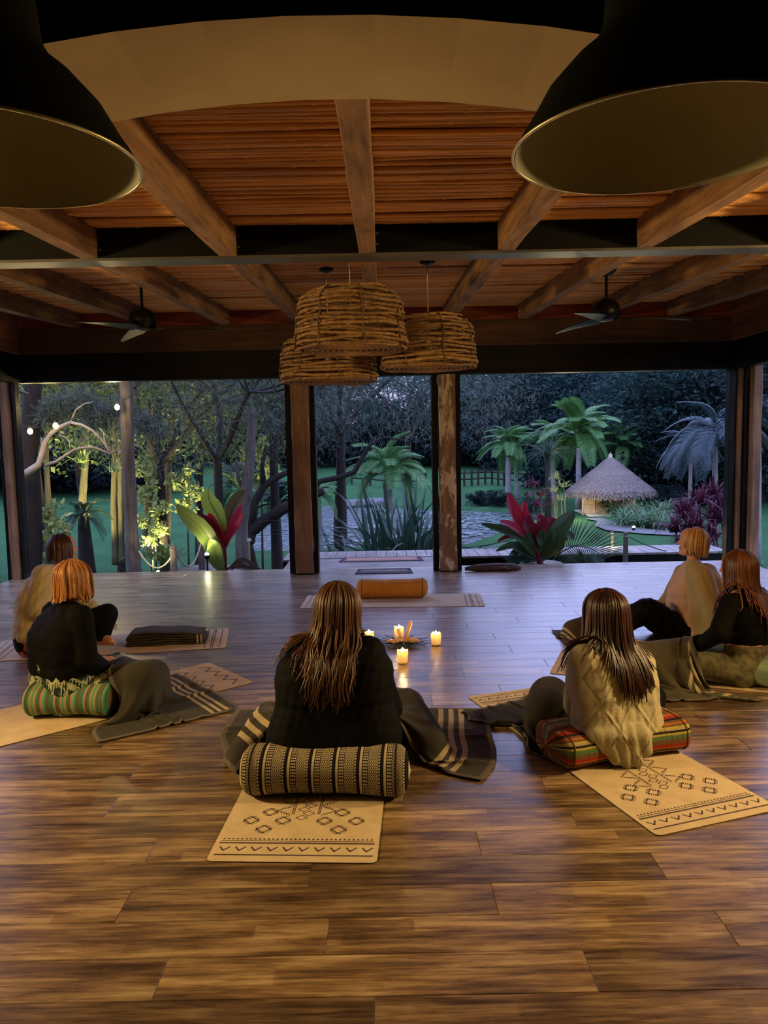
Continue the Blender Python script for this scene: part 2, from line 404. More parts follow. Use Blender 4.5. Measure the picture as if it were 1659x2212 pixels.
# ================================================================== DOME PENDANTS NEAR THE CAMERA
def dome(loc, label, sc_=1.0):
    t = thing('dome_pendant', label, 'pendant lamp', loc, 0, 'dark dome pendants near the camera'); t.scale = (sc_,)*3
    prof = [(.278, 0), (.262, .03), (.245, .055), (.215, .107), (.168, .158), (.128, .19), (.110, .222), (.102, .30), (.096, .40), (.06, .43), (.02, .44)]
    MB().lathe(prof, 72).build('shade', mBLKM, t, smooth=True)
    MB().lathe([(r-.004 if r > .03 else r, z-.001) for r, z in prof], 72).build('shade_lining', mSHADE, t, smooth=True)
    MB().tube([(.278*math.cos(a), .278*math.sin(a), 0) for a in np.linspace(0, 2*PI, 72, endpoint=False)], .0032, 6, close=True).build('rim', mRIM, t, smooth=True)
    MB().lathe([(0, .16), (.03, .165), (.045, .20), (.04, .24), (.02, .28), (.02, .34)], 20).build('bulb', mSHADE, t, smooth=True)
    MB().tube([(0, 0, .43), (0, 0, (cz(1.5)+.1-loc[2])/sc_)], .004, 6).build('cord', mBLK, t)
    return t
dome(J(1428, 318, 1.52), 'large black dome pendant with cream lining at the upper right', 1.0)
dome(J(-30, 352, 1.52), 'large black dome pendant with cream lining cut off by the left edge', 1.02)
# ================================================================== CEILING FANS
def fan(px, label, rot):
    p = J(px, 590, 6.5); x = p.x
    t = thing('ceiling_fan', label, 'fan', (x, 6.5, cz(6.5)), 0)
    MB().lathe([(0, 0), (.085, 0), (.075, -.03), (.03, -.065), (.0, -.066)], 24).build('canopy', mBLK, t, smooth=True)
    MB().tube([(0, 0, -.05), (0, 0, -.27)], .013, 8).build('downrod', mBLK, t)
    MB().lathe([(0, -.24), (.05, -.25), (.10, -.29), (.115, -.34), (.10, -.40), (.05, -.425), (0, -.43)], 28).build('motor', mBLK, t, smooth=True)
    for k in range(3):
        a = rot+2*PI*k/3; pts = []; q = MB(); L = .62; V = []; 
        for i in range(11):
            s = i/10; r = .06+L*s; wd = .10*(1-s)**.6*(1 if s > .1 else .7)+.022; tw = .35*(1-s)
            for sg in (-1, 1):
                V.append((r, sg*wd*.5, -.405+sg*wd*.5*tw-.03*s*s))
        Vb = V+[(x_, y_, z_-.008) for x_, y_, z_ in V]
        Fc = [(2*i, 2*i+1, 2*i+3, 2*i+2) for i in range(10)]+[(22+2*i, 22+2*i+2, 22+2*i+3, 22+2*i+1) for i in range(10)]
        Fc += [(2*i, 2*i+2, 24+2*i, 22+2*i) for i in range(10)]+[(2*i+1, 23+2*i, 25+2*i, 2*i+3) for i in range(10)]+[(20, 21, 43, 42), (0, 22, 23, 1)]
        M = Matrix.Rotation(a, 4, 'Z'); q.add([M @ Vector(v_) for v_ in Vb], Fc)
        q.build('blade', mBLK, t, smooth=False)
fan(303, 'black ceiling fan with swept blades on the left side', 0.05)
fan(1310, 'black ceiling fan with swept blades on the right side', -0.1)
# ================================================================== WICKER PENDANTS
def M_branch():
    n = N('dry_branch', 0.7, 0, .3); f = n.noise(n.co('Object'), 30, 5, .6)
    c = n.ramp(f, [(0.3, (0.12, 0.06, 0.022)), (0.7, (0.34, 0.19, 0.075))]); c = n.hsv(c, val=n.map(n.rand(), .75, 1.2)); n.base(c); n.bump(f, .4, .004); return n.m
mBR = M_branch(); mTWINE = M_plain('dark_twine', (0.10, 0.06, 0.03), .9)
def wicker(px, pyb, yd, dia, hgt, label, cord_px):
    p = J(px, pyb, yd); R = dia/2
    t = thing('wicker_pendant', label, 'pendant lamp', (p.x, yd, p.z), 0, 'woven branch pendants in the middle of the room')
    nring = 13
    for k in range(nring):
        s = k/(nring-1); z = .012+s*(hgt*.93); r = R*(1-.10*s**1.2-(.22*max(0, (s-.72)/.28)**2))
        rr = random.uniform(.009, .0125)*(1.15 if k == 1 else 1); ph = random.uniform(0, 6); n_ = 56; pts = []; rad = []
        for i in range(n_):
            a = 2*PI*i/n_; pts.append(((r+.006*math.sin(3*a+ph)+random.uniform(-.003, .003))*math.cos(a), (r+.006*math.sin(3*a+ph))*math.sin(a), z+.007*math.sin(2*a+ph*1.7)+.005*math.sin(5*a+ph)+random.uniform(-.002, .002)))
            rad.append(rr*random.uniform(.85, 1.15))
        MB().tube(pts, rad, 7, close=True).build('branch', mBR, t, smooth=True)
    # thinner woven twigs (front patch and fill)
    q = MB()
    for k in range(26):
        s = random.uniform(.05, .85); z = .012+s*hgt*.93; r = R*(1-.10*s**1.2)-.01; a0 = random.uniform(0, 2*PI); L = random.uniform(.6, 2.4); n_ = 16; ph = random.uniform(0, 6)
        q.tube([((r+.004*math.sin(9*u+ph))*math.cos(a0+u*L), (r+.004*math.sin(9*u+ph))*math.sin(a0+u*L), z+.010*math.sin(6*u+ph)) for u in np.linspace(0, 1, n_)], .0045, 5)
    tag(q.build('twigs', mBR, t, smooth=True), kind='stuff')
    for k in range(8):
        a = 2*PI*k/8+.25; pts = []
        for i in range(14):
            s = i/13; r = R*(1-.10*s**1.2-(.22*max(0, (s-.72)/.28)**2))+.011; pts.append((r*math.cos(a+.02*math.sin(i)), r*math.sin(a+.02*math.sin(i)), s*hgt*.95))
        MB().tube(pts, .0055, 5).build('rib', mTWINE, t, smooth=True)
    # bottom spiral coil and spokes
    pts = [((.03+(R-.03)*u)*math.cos(2*PI*9*u), (.03+(R-.03)*u)*math.sin(2*PI*9*u), .006-.004*(1-u)) for u in np.linspace(0, 1, 300)]
    MB().tube(pts, .0065, 5).build('base_coil', mBR, t, smooth=True)
    q = MB()
    for k in range(10): a = 2*PI*k/10; q.tube([(.02*math.cos(a), .02*math.sin(a), .014), (R*math.cos(a), R*math.sin(a), .014)], .004, 5)
    q.build('base_spokes', mTWINE, t)
    q = MB()
    for k in range(5): a = 2*PI*k/5; q.tube([(0, 0, hgt*.96), (.5*R*math.cos(a), .5*R*math.sin(a), hgt*.97), (R*.69*math.cos(a), R*.69*math.sin(a), hgt*.93)], .006, 5)
    for rr in (.15, .3, .45, .6): q.tube([(rr*R*math.cos(a), rr*R*math.sin(a), hgt*.965) for a in np.linspace(0, 2*PI, 30, endpoint=False)], .007, 5, close=True)
    q.build('top_frame', mBR, t, smooth=True)
    top = cz(yd)-p.z
    MB().tube([(0, 0, hgt*.5), (0, 0, top)], .0038, 6).build('cord', M_plain('natural_cord', (0.45, 0.34, 0.18), .8), t)
    MB().lathe([(.0, 0), (.05, 0), (.06, -.02), (.03, -.035), (0, -.036)], 20, (0, 0, top)).build('canopy', mBLK, t, smooth=True)
    MB().lathe([(0, .10), (.03, .12), (.035, .16), (.02, .2), (.018, .24), (0, .24)], 16).build('bulb', M_plain('clear_bulb_glass', (.5, .4, .3), .2), t, smooth=True)
wicker(759, 757, 5.35, .755, .415, 'largest woven branch drum pendant, hanging in front of the other two', 753)
wicker(711, 826, 6.2, .77, .36, 'woven branch pendant hanging lowest, behind the front one at left', 710)
wicker(926, 797, 5.95, .72, .40, 'woven branch pendant hanging in front of the peeling post at right', 915)
# ================================================================== MATS
def mat_thing(corner, ang, L, W, label, z=0.0, print_ends=(1, 1), pattern='diamonds', curl=None):
    """corner = near-left corner of the short edge; the mat runs W along ang and L along ang+90 degrees."""
    t = thing('yoga_mat', label, 'yoga mat', (corner[0], corner[1], z), ang, 'printed cork yoga mats')
    r = .025; out = []
    for (cx, cy, a0) in ((W-r, r, -90), (W-r, L-r, 0), (r, L-r, 90), (r, r, 180)):
        for k in range(5): a = math.radians(a0+90*k/4); out.append((cx+r*math.cos(a), cy+r*math.sin(a)))
    n = len(out)
    q = MB().add([(x, y, .0005) for x, y in out]+[(x, y, .0028) for x, y in out], [tuple(reversed(range(n)))]+[(i, (i+1) % n, n+(i+1) % n, n+i) for i in range(n)]).build('rubber_base', mRUB, t)
    q = MB().add([(x, y, .0029) for x, y in out]+[(x, y, .0045) for x, y in out], [tuple(range(n, 2*n))]+[(i, (i+1) % n, n+(i+1) % n, n+i) for i in range(n)]).build('cork_top', mMAT, t)
    m = MB(); Z = .0049
    def seg(a, b, w_=.0035):
        a = Vector((a[0], a[1])); b = Vector((b[0], b[1])); d = (b-a); 
        if d.length < 1e-6: return
        d.normalize(); p = Vector((-d.y, d.x))*w_*.72; a = a-d*w_/3; b = b+d*w_/3
        m.add([(a.x-p.x, a.y-p.y, Z), (b.x-p.x, b.y-p.y, Z), (b.x+p.x, b.y+p.y, Z), (a.x+p.x, a.y+p.y, Z)], [(0, 1, 2, 3)])
    def poly(pts, w_=.0035):
        for a, b in zip(pts, pts[1:]): seg(a, b, w_)
    def end(y0, s):
        Y = lambda d: y0+s*d
        seg((.02, Y(.045)), (W-.02, Y(.045)), .006); seg((.02, Y(.13)), (W-.02, Y(.13)), .007); seg((.02, Y(.145)), (W-.02, Y(.145)), .003)
        k = 0
        for i in range(10):
            x = .045+i*(W-.09)/9; poly([(x-.016, Y(.10)), (x, Y(.075)), (x+.022, Y(.10))], .005)
        nt_ = 34
        for i in range(nt_):
            x = .03+i*(W-.06)/(nt_-1); m.add([(x-.006, Y(.155), Z), (x+.006, Y(.155), Z), (x, Y(.168), Z)], [(0, 1, 2) if s > 0 else (0, 2, 1)])
        # ticked diamonds
        for cx in (W*.5-.14, W*.5+.14):
            for (dx, dy) in ((-.07, .075), (.07, .075+0), (0, .0), (0, .15)) if False else ((-.075, .07), (.055, .07), (-.01, .0), (-.01, .14)):
                if cx < W/2: ax = cx+dx
                else: ax = cx-dx
                ay = Y(.235+dy); d = .026
                for a, b in (((ax-d, ay), (ax, ay+d)), ((ax, ay+d), (ax+d, ay)), ((ax+d, ay), (ax, ay-d)), ((ax, ay-d), (ax-d, ay))):
                    va = Vector(a); vb = Vector(b); dd = vb-va; o_ = Vector((dd.y, -dd.x)).normalized()*.013
                    if (o_.dot((va+vb)/2-Vector((ax, ay)))) < 0: o_ = -o_
                    seg(va-dd*.25, vb+dd*.25, .003)
                    for k in range(4): p = va+dd*(k+.5)/4; seg(p, p+o_, .0025)
        # central stacked rhombs with feathered bars
        for k in range(6):
            ax, ay, d = W/2+(.012 if k % 2 else -.012), Y(.33+.035*k), .024
            poly([(ax-d, ay), (ax, ay+d*.8), (ax+d, ay), (ax, ay-d*.8), (ax-d, ay)], .003)
        for sg in (-1, 1):
            for o2 in (.05, .058): seg((W/2+sg*o2, Y(.36)), (W/2+sg*o2, Y(.60)), .0022)
            for k in range(12): y_ = .365+k*.02; seg((W/2+sg*.05, Y(y_)), (W/2+sg*.058, Y(y_)), .003)
            for q2 in range(3):
                bx, by = W/2+sg*.09, .36+.09*q2
                seg((bx-.02*sg, Y(by)), (bx+.035*sg, Y(by+.03)), .003); seg((bx-.02*sg, Y(by+.06)), (bx+.035*sg, Y(by+.03)), .003)
                for k in range(4):
                    u = k/4; seg((bx-.02*sg+.05*sg*u, Y(by+.03*u)), (bx-.02*sg+.05*sg*u-.005*sg, Y(by+.03*u-.018)), .0022); seg((bx-.02*sg+.05*sg*u, Y(by+.06-.03*u)), (bx-.02*sg+.05*sg*u-.005*sg, Y(by+.06-.03*u+.018)), .0022)
    if pattern == 'diamonds':
        if print_ends[0]: end(0, 1)
        if print_ends[1]: end(L, -1)
    elif pattern == 'zigzag':
        for k in range(4):
            y0 = L-.12-.17*k; pts = []
            for i in range(9): pts.append((.06+i*(W-.12)/8, y0+(.07 if i % 2 else 0)))
            for i in range(8):
                a, b = pts[i], pts[i+1]; seg(a, b, .007)
        for k in range(16): a = 2*PI*k/16; b = 2*PI*(k+1)/16; seg((W/2+.12*math.cos(a), L/2+.12*math.sin(a)), (W/2+.12*math.cos(b), L/2+.12*math.sin(b)), .006)
    elif pattern == 'stripes':
        for y0 in (.05, .10, .115, .16): seg((.02, y0), (W-.02, y0), .005); seg((.02, L-y0), (W-.02, L-y0), .005)
        for i in range(14):
            for s2 in (0, 1):
                y_ = L*.35+i*.05; x_ = W*.5+(.05 if i % 2 else -.05)
                poly([(x_-.04, y_), (x_, y_+.04), (x_+.04, y_), (x_, y_-.04), (x_-.04, y_)], .003)
    if m.v: tag(m.build('printed_pattern', mPRINT, t), kind='stuff')
    return t
mat_thing((-.686, 2.705), math.radians(-3.2), 1.78, .635, 'cork mat with ticked diamond print under the black and cream bolster, nearest the camera')
a = math.atan2(3.062-2.819, 1.573-1.026)
mat_thing((1.026, 2.819), math.radians(18.6), 1.72, .61, 'cork mat with ticked diamond print running diagonally under the red striped bolster')
# left: corner order so that the length runs from near-left to far-right
def mat_dir(p, ang, L, W, label, **k): return mat_thing(p, ang-PI/2, L, W, label, **k)
mat_dir((-2.19-.39, 3.67+.46), math.radians(40.4), 1.75, .60, 'cork mat with zigzag print running diagonally under the green striped bolster', pattern='zigzag')
mat_dir((-2.94-.10, 5.38+.60), math.radians(8.6), 1.76, .605, 'cork mat at left with a folded dark blanket lying on its end', pattern='stripes')
mat_dir((-.77, 7.52), math.radians(-2.3), 1.70, .57, 'pale cork mat at the far side under the mustard bolster', pattern='stripes')
mat_dir((1.269, 5.427), math.radians(-21.1), 1.75, .595, 'cork mat showing one printed end behind the woman in the cable knit sweater', pattern='diamonds')

# ================================================================== BOLSTERS
def uv_bolster(name, label, c, ang, L, ry, rz, mat, bend=0.0, sag=0.0, p=2.0, seam=None, z0=0.006, group='bolsters'):
    t = thing(name, label, 'bolster', (c[0], c[1], z0), ang)
    nu, nv = 48, 40; V = []; UV = []
    for i in range(nu+1):
        u = -1+2*i/nu; e = abs(u); r = max(0.0, 1-min(1, (e-.82)/.18)**2.4)**.5 if e > .82 else 1.0
        r = max(r, .0); x = u*L/2
        for j in range(nv):
            a = 2*PI*j/nv; ca, sa = math.cos(a), math.sin(a)
            ex = 2/p; yy = math.copysign(abs(ca)**ex, ca)*ry*r; zz = math.copysign(abs(sa)**ex, sa)*rz*r
            w_ = (1-u*u)
            zz = zz*(1-(sag*w_**.8 if zz > 0 else 0)); zz += rz+(.0)
            zz = max(zz, .0)+.008*math.sin(9*u+2*ca)*.2
            V.append((x, yy*(1+.15*sag*w_)+bend*(1-w_), zz)); UV.append((u, j/nv))
    F = [(i*nv+j, i*nv+(j+1) % nv, (i+1)*nv+(j+1) % nv, (i+1)*nv+j) for i in range(nu) for j in range(nv)]
    me = bpy.data.meshes.new('cover'); me.from_pydata(V, [], F); uvl = me.uv_layers.new(name='UVMap')
    for l in me.loops:
        u, v = UV[l.vertex_index]; uvl.data[l.index].uv = (u*.5+.5, v)
    o = link('cover', me, mat, t, True)
    # end piping
    for s in (-1, 1):
        i = 4 if s < 0 else nu-4; ring = [V[i*nv+j] for j in range(nv)]; MB().tube(ring, .0035, 5, close=True).build('piping', seam or mat, t, smooth=True)
    return t
def uvx(n):
    tc_ = n.n('ShaderNodeUVMap'); s = n.n('ShaderNodeSeparateXYZ'); n.t.links.new(tc_.outputs[0], s.inputs[0]); return s.outputs[0], s.outputs[1]
def M_ikat():
    n = N('black_cream_weave', .9, 0, .1); u, v = uvx(n)
    P = n.math('FRACT', n.math('MULTIPLY', u, 7.2))
    cells = n.math('FRACT', n.math('MULTIPLY', v, 46)); dots = n.math('GREATER_THAN', cells, .38)
    # diamond lattice
    A = n.math('ABSOLUTE', n.math('SUBTRACT', n.math('FRACT', n.math('MULTIPLY', v, 20)), .5)); B = n.math('ABSOLUTE', n.math('SUBTRACT', n.math('FRACT', n.math('MULTIPLY', u, 7.2*4)), .5))
    s = n.math('FRACT', n.math('MULTIPLY', n.math('ADD', A, B), 3)); lat = n.math('GREATER_THAN', s, .48)
    def band(a, b): return n.math('MULTIPLY', n.math('GREATER_THAN', P, a), n.math('LESS_THAN', P, b))
    w1 = band(.12, .22); d1 = n.math('MULTIPLY', dots, n.math('ADD', band(.26, .31), n.math('ADD', band(.33, .38), band(.40, .45)))); w2 = n.math('MULTIPLY', lat, band(.48, .90)); w3 = n.math('MULTIPLY', dots, band(.91, .97))
    e = n.math('MINIMUM', 1.0, n.math('ADD', n.math('ADD', w1, d1), n.math('ADD', w2, w3)))
    f = n.noise(n.co('Object'), 150, 2); n.base(n.mix(e, (.012, .009, .014), n.ramp(f, [(.3, (.36, .30, .19)), (.7, (.52, .45, .31))]))); n.bump(e, .3, .003); return n.m
def M_stripes(name, cols, rep=1.0, axis=1, ang_noise=.0, rough=.9, weave=0.0, off=0.0):
    n = N(name, rough, 0, .1); u, v = uvx(n); x = (u, v)[axis]
    x = n.math('FRACT', n.math('MULTIPLY_ADD', x, rep, off))
    stops = [(i/len(cols), c) for i, c in enumerate(cols)]
    q = n.n('ShaderNodeValToRGB'); r = q.color_ramp; r.interpolation = 'CONSTANT'
    r.elements[0].position = 0; r.elements[0].color = (*cols[0], 1); r.elements[1].position = stops[-1][0]; r.elements[1].color = (*cols[-1], 1)
    for p_, c in stops[1:-1]: el = r.elements.new(p_); el.color = (*c, 1)
    n.t.links.new(x, q.inputs[0]); c = q.outputs[0]
    if weave:
        o_ = (v, u)[axis] if axis == 1 else v
        o_ = u if axis == 1 else v
        d = n.math('GREATER_THAN', n.math('FRACT', n.math('MULTIPLY', o_, weave)), .55); nz = n.noise(n.co('Object'), 20, 1)
        c = n.mix(n.math('MULTIPLY', n.math('MULTIPLY', d, .22), n.math('GREATER_THAN', nz, .5)), c, (.02, .015, .015))
    f = n.noise(n.co('Object'), 180, 2); n.base(n.hsv(c, val=n.map(f, .75, 1.15))); n.bump(f, .3, .002); return n.m
mIK = M_ikat()
OR, RD, YL, GR, BK, CRM, TL, BRN = (.42, .13, .03), (.34, .03, .02), (.42, .34, .08), (.10, .17, .07), (.02, .015, .015), (.36, .28, .16), (.06, .19, .12), (.16, .09, .04)
mSER = M_stripes('striped_blanket_weave', [OR, BRN, YL, CRM, BK, YL, GR, BRN, RD, OR, BK, CRM, BK, CRM, RD, BRN, YL, GR, CRM, BRN, OR, RD, BK, BRN], 2.0, 1, weave=26, off=.30)
mGRN = M_stripes('green_striped_weave', [TL, TL, CRM, BRN, TL, CRM, (.10, .32, .16), CRM, TL, BRN, CRM, (.14, .36, .22), TL, BRN], 3.0, 0, weave=0)
mRDS = M_stripes('red_striped_weave', [(.5, .05, .04), (.6, .2, .12), (.03, .02, .02), (.5, .06, .05), (.45, .28, .12)], 4, 1, weave=40)
mMUS = M_cloth('mustard_velvet', (.48, .20, .03), .85, 60, .2); mPGN = M_stripes('pale_green_cotton', [(.22, .32, .22), (.26, .36, .26), (.20, .28, .20)], 6, 1)
uv_bolster('bolster', 'black and cream patterned round bolster under the woman in front', (-.275, 3.265), math.radians(-4), .745, .118, .112, mIK, bend=-.05, sag=.26, p=2.15)
uv_bolster('bolster', 'rectangular bolster with red, yellow and green stripes', (1.085, 3.63), math.radians(18), .74, .165, .083, mSER, bend=-.02, sag=.12, p=3.2, seam=M_plain('red_brown_piping', (.12, .03, .02), .9))
uv_bolster('bolster', 'green and tan striped bolster under the woman with orange hair', (-1.80, 4.33), math.radians(-4), .52, .155, .098, mGRN, bend=-.03, sag=.12, p=2.3)
uv_bolster('bolster', 'red striped bolster at the left edge under the woman in the pale sweater', (-2.52, 5.66), math.radians(55), .50, .13, .09, mRDS, sag=.15)
uv_bolster('bolster', 'plain mustard velvet bolster lying on the far mat', (.065, 7.34), math.radians(-1), .70, .10, .093, mMUS, bend=.0, sag=.13, p=2.2, seam=M_plain('purple_piping', (.10, .03, .08), .9))
uv_bolster('bolster', 'pale green bolster under the woman at the right edge', (2.20, 4.62), math.radians(-40), .46, .12, .095, mPGN, sag=.1)

# ================================================================== RUGS AND LOG
def rug(p0, p1, p2, p3, label, cols, z=0.0):
    t = thing('door_mat', label, 'door mat', (0, 0, 0))
    P = [Vector((*p[:2], z)) for p in (p0, p1, p2, p3)]
    q = MB().add([p+Vector((0, 0, .001)) for p in P]+[p+Vector((0, 0, .008)) for p in P], [(3, 2, 1, 0), (4, 5, 6, 7)]+[(i, (i+1) % 4, 4+(i+1) % 4, 4+i) for i in range(4)]).build('pile', M_plain('rug_border', cols[0], .95, var=.4, sc_=60), t)
    def inner(u0, u1, v0, v1, zz, m, nm):
        def pt(u, v): return (P[0]*(1-u)+P[1]*u)*(1-v)+(P[3]*(1-u)+P[2]*u)*v+Vector((0, 0, zz))
        return MB().add([pt(u0, v0), pt(u1, v0), pt(u1, v1), pt(u0, v1)], [(0, 1, 2, 3)]).build(nm, m, t)
    inner(.06, .94, .16, .84, .0088, M_plain('rug_field', cols[1], .95, var=.5, sc_=70), 'field')
    m = MB()
    def pt(u, v, zz=.0096): return (P[0]*(1-u)+P[1]*u)*(1-v)+(P[3]*(1-u)+P[2]*u)*v+Vector((0, 0, zz))
    for i in range(22):
        for v in (.5,):
            u = .1+.8*i/21; d = .013; m.add([pt(u-d, v), pt(u, v-.18), pt(u+d, v), pt(u, v+.18)], [(0, 1, 2, 3)])
    for i in range(30):
        u = .05+.9*i/29
        for v in (.08, .92): m.add([pt(u-.008, v-.03), pt(u+.008, v-.03), pt(u+.008, v+.03), pt(u-.008, v+.03)], [(0, 1, 2, 3)])
    tag(m.build('motif', M_plain('rug_motif', cols[2], .95), t), kind='stuff')
    return t
g = lambda a, b, z=0: Z0(a, b, z)
rug(g(767, 1240.5), g(892, 1238.5), g(886, 1228), g(774, 1230), 'small dark patterned door mat just inside the opening', [(.02, .015, .02), (.05, .03, .04), (.35, .3, .25)])
rug(g(731, 1215, -.03), g(915, 1211.5, -.03), g(908, 1202.5, -.03), g(742, 1205.5, -.03), 'wide patterned door mat with tan field on the deck outside', [(.03, .02, .03), (.30, .13, .09), (.30, .25, .2)], z=-.03)
t = thing('driftwood_log', 'curved dark driftwood log lying against the far edge beside the peeling post', 'log', (0, 0, 0))
pts = [g(998, 1224)+Vector((0, -.02, .03)), g(1020, 1220)+Vector((0, 0, .04)), g(1055, 1216)+Vector((0, -.06, .045)), g(1095, 1217)+Vector((0, -.1, .04)), g(1115, 1222)+Vector((0, -.08, .03))]
for p in pts: p.y = 8.72
MB().tube(pts, [.02, .042, .05, .045, .022], 9).build('trunk', M_wood('driftwood', (.04, .02, .012), (.16, .08, .04), 'X', .7, 8, .8), t, smooth=True)
MB().tube([pts[2]+Vector((.02, -.02, -.01)), pts[2]+Vector((.1, -.07, .0)), pts[2]+Vector((.17, -.08, -.02))], [.018, .014, .006], 6).build('branch_stub', M_plain('driftwood_stub', (.08, .04, .02), .8), t, smooth=True)

# ================================================================== CANDLES, CRYSTALS, PALM LEAF
def M_wax():
    n = N('lit_wax_glass', .5); tr = n.n('ShaderNodeBsdfTranslucent'); tr.inputs[0].default_value = (1, .86, .58, 1); n.base((.9, .75, .5))
    mx = n.n('ShaderNodeMixShader'); mx.inputs[0].default_value = .8; n.t.links.new(n.b.outputs[0], mx.inputs[1]); n.t.links.new(tr.outputs[0], mx.inputs[2]); n.t.links.new(mx.outputs[0], n.t.nodes['Material Output'].inputs[0]); return n.m
mWAX = M_wax(); mFLM = M_emit('candle_flame', (1.0, .66, .28), 260)
mCUPB = M_plain('candle_foot', (.25, .13, .05), .5)
def candle(loc, label):
    t = thing('votive_candle', label, 'candle', (loc.x, loc.y, .001), random.uniform(0, 3), 'lit votive candles on the floor')
    n = 32; prof = [(.029, 0), (.034, .004), (.0365, .03), (.038, .06), (.038, .082)]; V = []
    for k, (r, z) in enumerate(prof):
        for j in range(n):
            a = 2*PI*j/n; zz = z+(.011*abs(math.cos(2.5*a)) if k == len(prof)-1 else 0); V.append((r*math.cos(a), r*math.sin(a), zz))
    for k, (r, z) in reversed(list(enumerate(prof))):
        for j in range(n):
            a = 2*PI*j/n; zz = max(z, .05)+(.011*abs(math.cos(2.5*a)) if k == len(prof)-1 else 0); rr = r-.003 if z > .05 or k >= 3 else r*.4*(k+.3)/3; V.append((rr*math.cos(a), rr*math.sin(a), zz))
    m = 2*len(prof); F = [(i*n+j, i*n+(j+1) % n, (i+1)*n+(j+1) % n, (i+1)*n+j) for i in range(m-1) for j in range(n)]
    MB().add(V, F).build('wax_cup', mWAX, t, smooth=True)
    MB().lathe([(0, 0), (.031, 0), (.033, .006), (.03, .007)], 20).build('foot', mCUPB, t, smooth=True)
    MB().tube([(0, 0, .05), (0, 0, .062)], .0012, 5).build('wick', mBLKM, t)
    MB().lathe([(0, .060), (.007, .067), (.0095, .076), (.007, .089), (.0025, .103), (0, .108)], 10).build('flame', mFLM, t, smooth=True)
    point('candle_light', (loc.x, loc.y, .088), 10, (1, .55, .18), .012)
candle(Z0(870, 1432), 'lit candle nearest the camera, in front of the palm leaf')
candle(Z0(942, 1393), 'lit candle standing alone right of the palm leaf')
candle(Z0(797, 1390), 'lit candle half hidden behind the front woman\'s shoulder')
candle(Z0(862, 1379), 'lit candle behind the rose crystals')
c0 = Z0(872, 1393)
t = thing('palm_leaf', 'dark green fan palm leaf laid on the floor under the crystals', 'leaf', (c0.x, c0.y, .002))
for k in range(26):
    a = -PI*.5+(k-12.5)*.235+random.uniform(-.03, .03); L = random.uniform(.17, .235); m = MB(); w_ = .009
    d = Vector((math.cos(a), math.sin(a), 0)); s_ = Vector((-d.y, d.x, 0)); P = []
    zz = random.uniform(.004, .03)
    for (f, ww, z) in ((.05, .3, .006), (.5, 1, .010+zz*.3), (.85, .7, .006+zz*.6), (1, .05, .004+zz)):
        P += [d*L*f-s_*w_*ww+Vector((0, 0, z+.003)), d*L*f+Vector((0, 0, z)), d*L*f+s_*w_*ww+Vector((0, 0, z+.003))]
    F = []
    for i in range(3):
        for q in range(2): F.append((i*3+q, i*3+q+1, i*3+q+4, i*3+q+3))
    m.add(P, F).build('leaflet', M_leaf('palm_leaflet', (.01, .035, .02), (.03, .07, .04)) if k == 0 else bpy.data.materials['palm_leaflet'], t)
mQZ = N('rose_quartz', .25, 0, .5); mQZ.base((.70, .42, .27)); mQZ.b.inputs['Subsurface Weight'].default_value = .4; mQZ.b.inputs['Subsurface Scale'].default_value = .02; mQZ = mQZ.m
def crystal(base, top, r, label):
    t = thing('crystal_point', label, 'crystal', base); d = Vector(top)-Vector(base); L = d.length
    M = d.to_track_quat('Z', 'Y').to_matrix().to_4x4(); V = []; n = 6
    for (rr, z) in ((.85, 0), (1, L*.15), (.92, L*.82)):
        for k in range(n): a = 2*PI*k/n+.3; V.append(M @ Vector((r*rr*math.cos(a), r*rr*math.sin(a), z)))
    V.append(M @ Vector((r*.15, 0, L)))
    F = [tuple(reversed(range(n)))]+[(i*n+k, i*n+(k+1) % n, (i+1)*n+(k+1) % n, (i+1)*n+k) for i in range(2) for k in range(n)]+[(2*n+k, 2*n+(k+1) % n, 3*n) for k in range(n)]
    MB().add(V, F).build('point', mQZ, t)
cb = c0+Vector((-.005, .0, .035))
crystal(tuple(cb+Vector((-.008, -.01, .015))), tuple(J(858, 1356, cb.y)), .014, 'short upright rose quartz point standing at left of the pair')
crystal(tuple(cb+Vector((.02, .0, .01))), tuple(J(889, 1339, cb.y)), .016, 'long rose quartz point leaning to the right')
t = thing('crystal_cluster', 'rough rose quartz cluster lying on the palm leaf', 'crystal', (c0.x, c0.y, .012))
for k in range(7):
    x = -.10+.20*k/6; r = random.uniform(.026, .036)*(1 if 0 < k < 6 else .7)
    b = bmesh.new(); bmesh.ops.create_icosphere(b, subdivisions=2, radius=r)
    for v in b.verts: v.co *= random.uniform(.8, 1.12); v.co.x *= 1.3; v.co.z = v.co.z*.6
    me = bpy.data.meshes.new('lump'); b.to_mesh(me); b.free(); o = link('lump', me, mQZ, t); o.location = (x, random.uniform(-.015, .015), .02+(.008 if k in (2, 3, 5) else 0))

